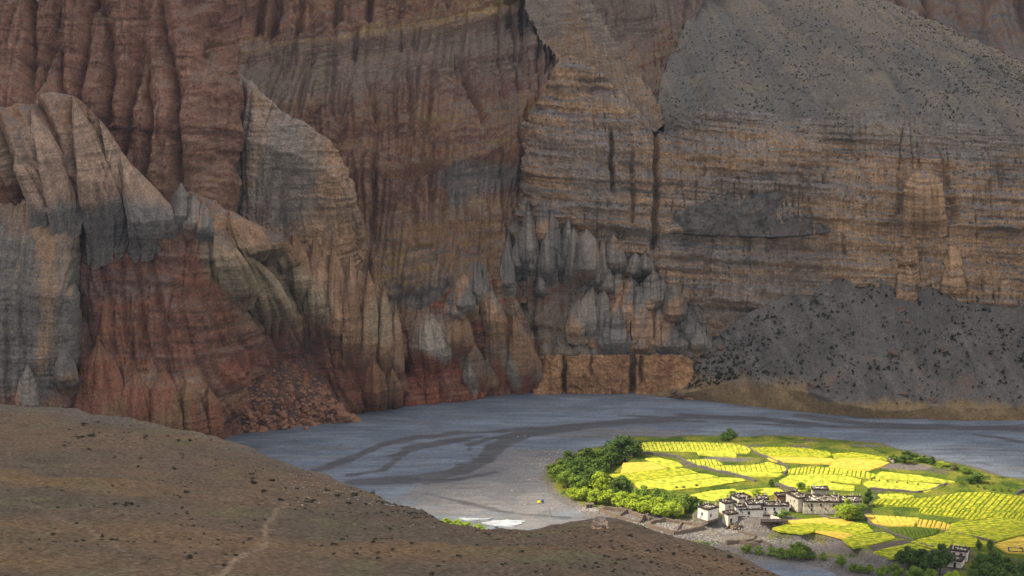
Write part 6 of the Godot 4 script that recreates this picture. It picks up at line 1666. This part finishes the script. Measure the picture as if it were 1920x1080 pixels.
	part("pole", box(0.06, 1.4, 0.06), M.timber, ca, Vector3(-0.1, 2.0, 0))
	part("flag", box(0.3, 0.45, 0.03), M.white, ca, Vector3(0.08, 2.2, 0))
	# camp on the gravel
	M.yellow = mat(Color(0.75, 0.62, 0.02), 0.7)
	M.blue = mat(Color(0.03, 0.07, 0.35), 0.7)
	M.green = mat(Color(0.02, 0.14, 0.06), 0.7)
	var tp := base("tarpaulin", level(1011, 942, 0.1), 0.2)
	tag(tp, "small yellow tarpaulin spread over a low load on the gravel", "tarpaulin")
	part("sheet", tapered(1.5, 0.7, 1.2, 0.35), M.yellow, tp, Vector3.ZERO)
	part("weight_stone", lumps[0], M.pale, tp, Vector3(0.9, 0.05, 0.4)).scale = Vector3(0.3, 0.25, 0.3)
	var ld := base("bundle", level(1017, 942, 0.1), -0.2)
	tag(ld, "blue and green bundle beside the yellow tarpaulin", "bundle")
	part("green_sack", tapered(0.6, 0.8, 0.6, 0.2), M.green, ld, Vector3(-0.35, 0, 0.1))
	part("blue_sack", tapered(0.7, 1.2, 0.6, 0.25), M.blue, ld, Vector3(0.25, 0, 0))
	for q in [[1034, 968, 5.6, -0.28, 0.0, "thin leaning pole on the gravel behind the near crest"], [1785, 1028, 4.2, 0.0, 0.0, "thin pole standing in the olive field"], [1822, 1006, 3.0, 0.02, 0.0, "short pole at the edge of the fan field"], [1535, 935, 9.8, 0.0, 0.0, "high white flag pole over the mansion's roof"]]:
		var pl := base("pole", stand(q[0], q[1]) if q[0] > 1100 else level(q[0], q[1], 0.0))
		tag(pl, q[5], "pole")
		pl.rotation.z = -q[3]
		part("shaft", box(0.13, q[2], 0.13), M.timber if q[0] != 1535 else M.white, pl, Vector3(0, q[2] * 0.5 - 0.2, 0))
		part("cap", box(0.2, 0.2, 0.2), M.white, pl, Vector3(0, q[2] - 0.2, 0))
	# the river pool; its sun glint is put into a near-white water colour
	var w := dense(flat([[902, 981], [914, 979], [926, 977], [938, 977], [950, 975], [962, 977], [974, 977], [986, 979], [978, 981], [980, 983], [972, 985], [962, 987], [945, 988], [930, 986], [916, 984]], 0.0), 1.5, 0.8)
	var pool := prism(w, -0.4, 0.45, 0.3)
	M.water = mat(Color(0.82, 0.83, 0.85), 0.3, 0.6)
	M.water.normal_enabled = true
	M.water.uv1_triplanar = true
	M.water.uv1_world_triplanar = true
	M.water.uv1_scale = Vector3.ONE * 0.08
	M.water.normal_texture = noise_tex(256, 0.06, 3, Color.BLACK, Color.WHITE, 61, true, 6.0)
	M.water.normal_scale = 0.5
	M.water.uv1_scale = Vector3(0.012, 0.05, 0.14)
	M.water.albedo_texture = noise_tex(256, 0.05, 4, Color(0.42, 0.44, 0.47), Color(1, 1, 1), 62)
	tag(put("water", prism(dense(flat([[860, 972], [880, 973], [905, 974], [925, 972], [915, 975], [890, 976], [872, 975]], 0.0), 1.5, 0.6), -0.4, 0.45, 0.2), M.water), "thin thread of river water with painted glint, left of the near-white pool", "water", "", "structure")
	tag(put("water", pool, M.water), "milky river water behind the near crest, sun glint painted into its colour", "water", "", "structure")
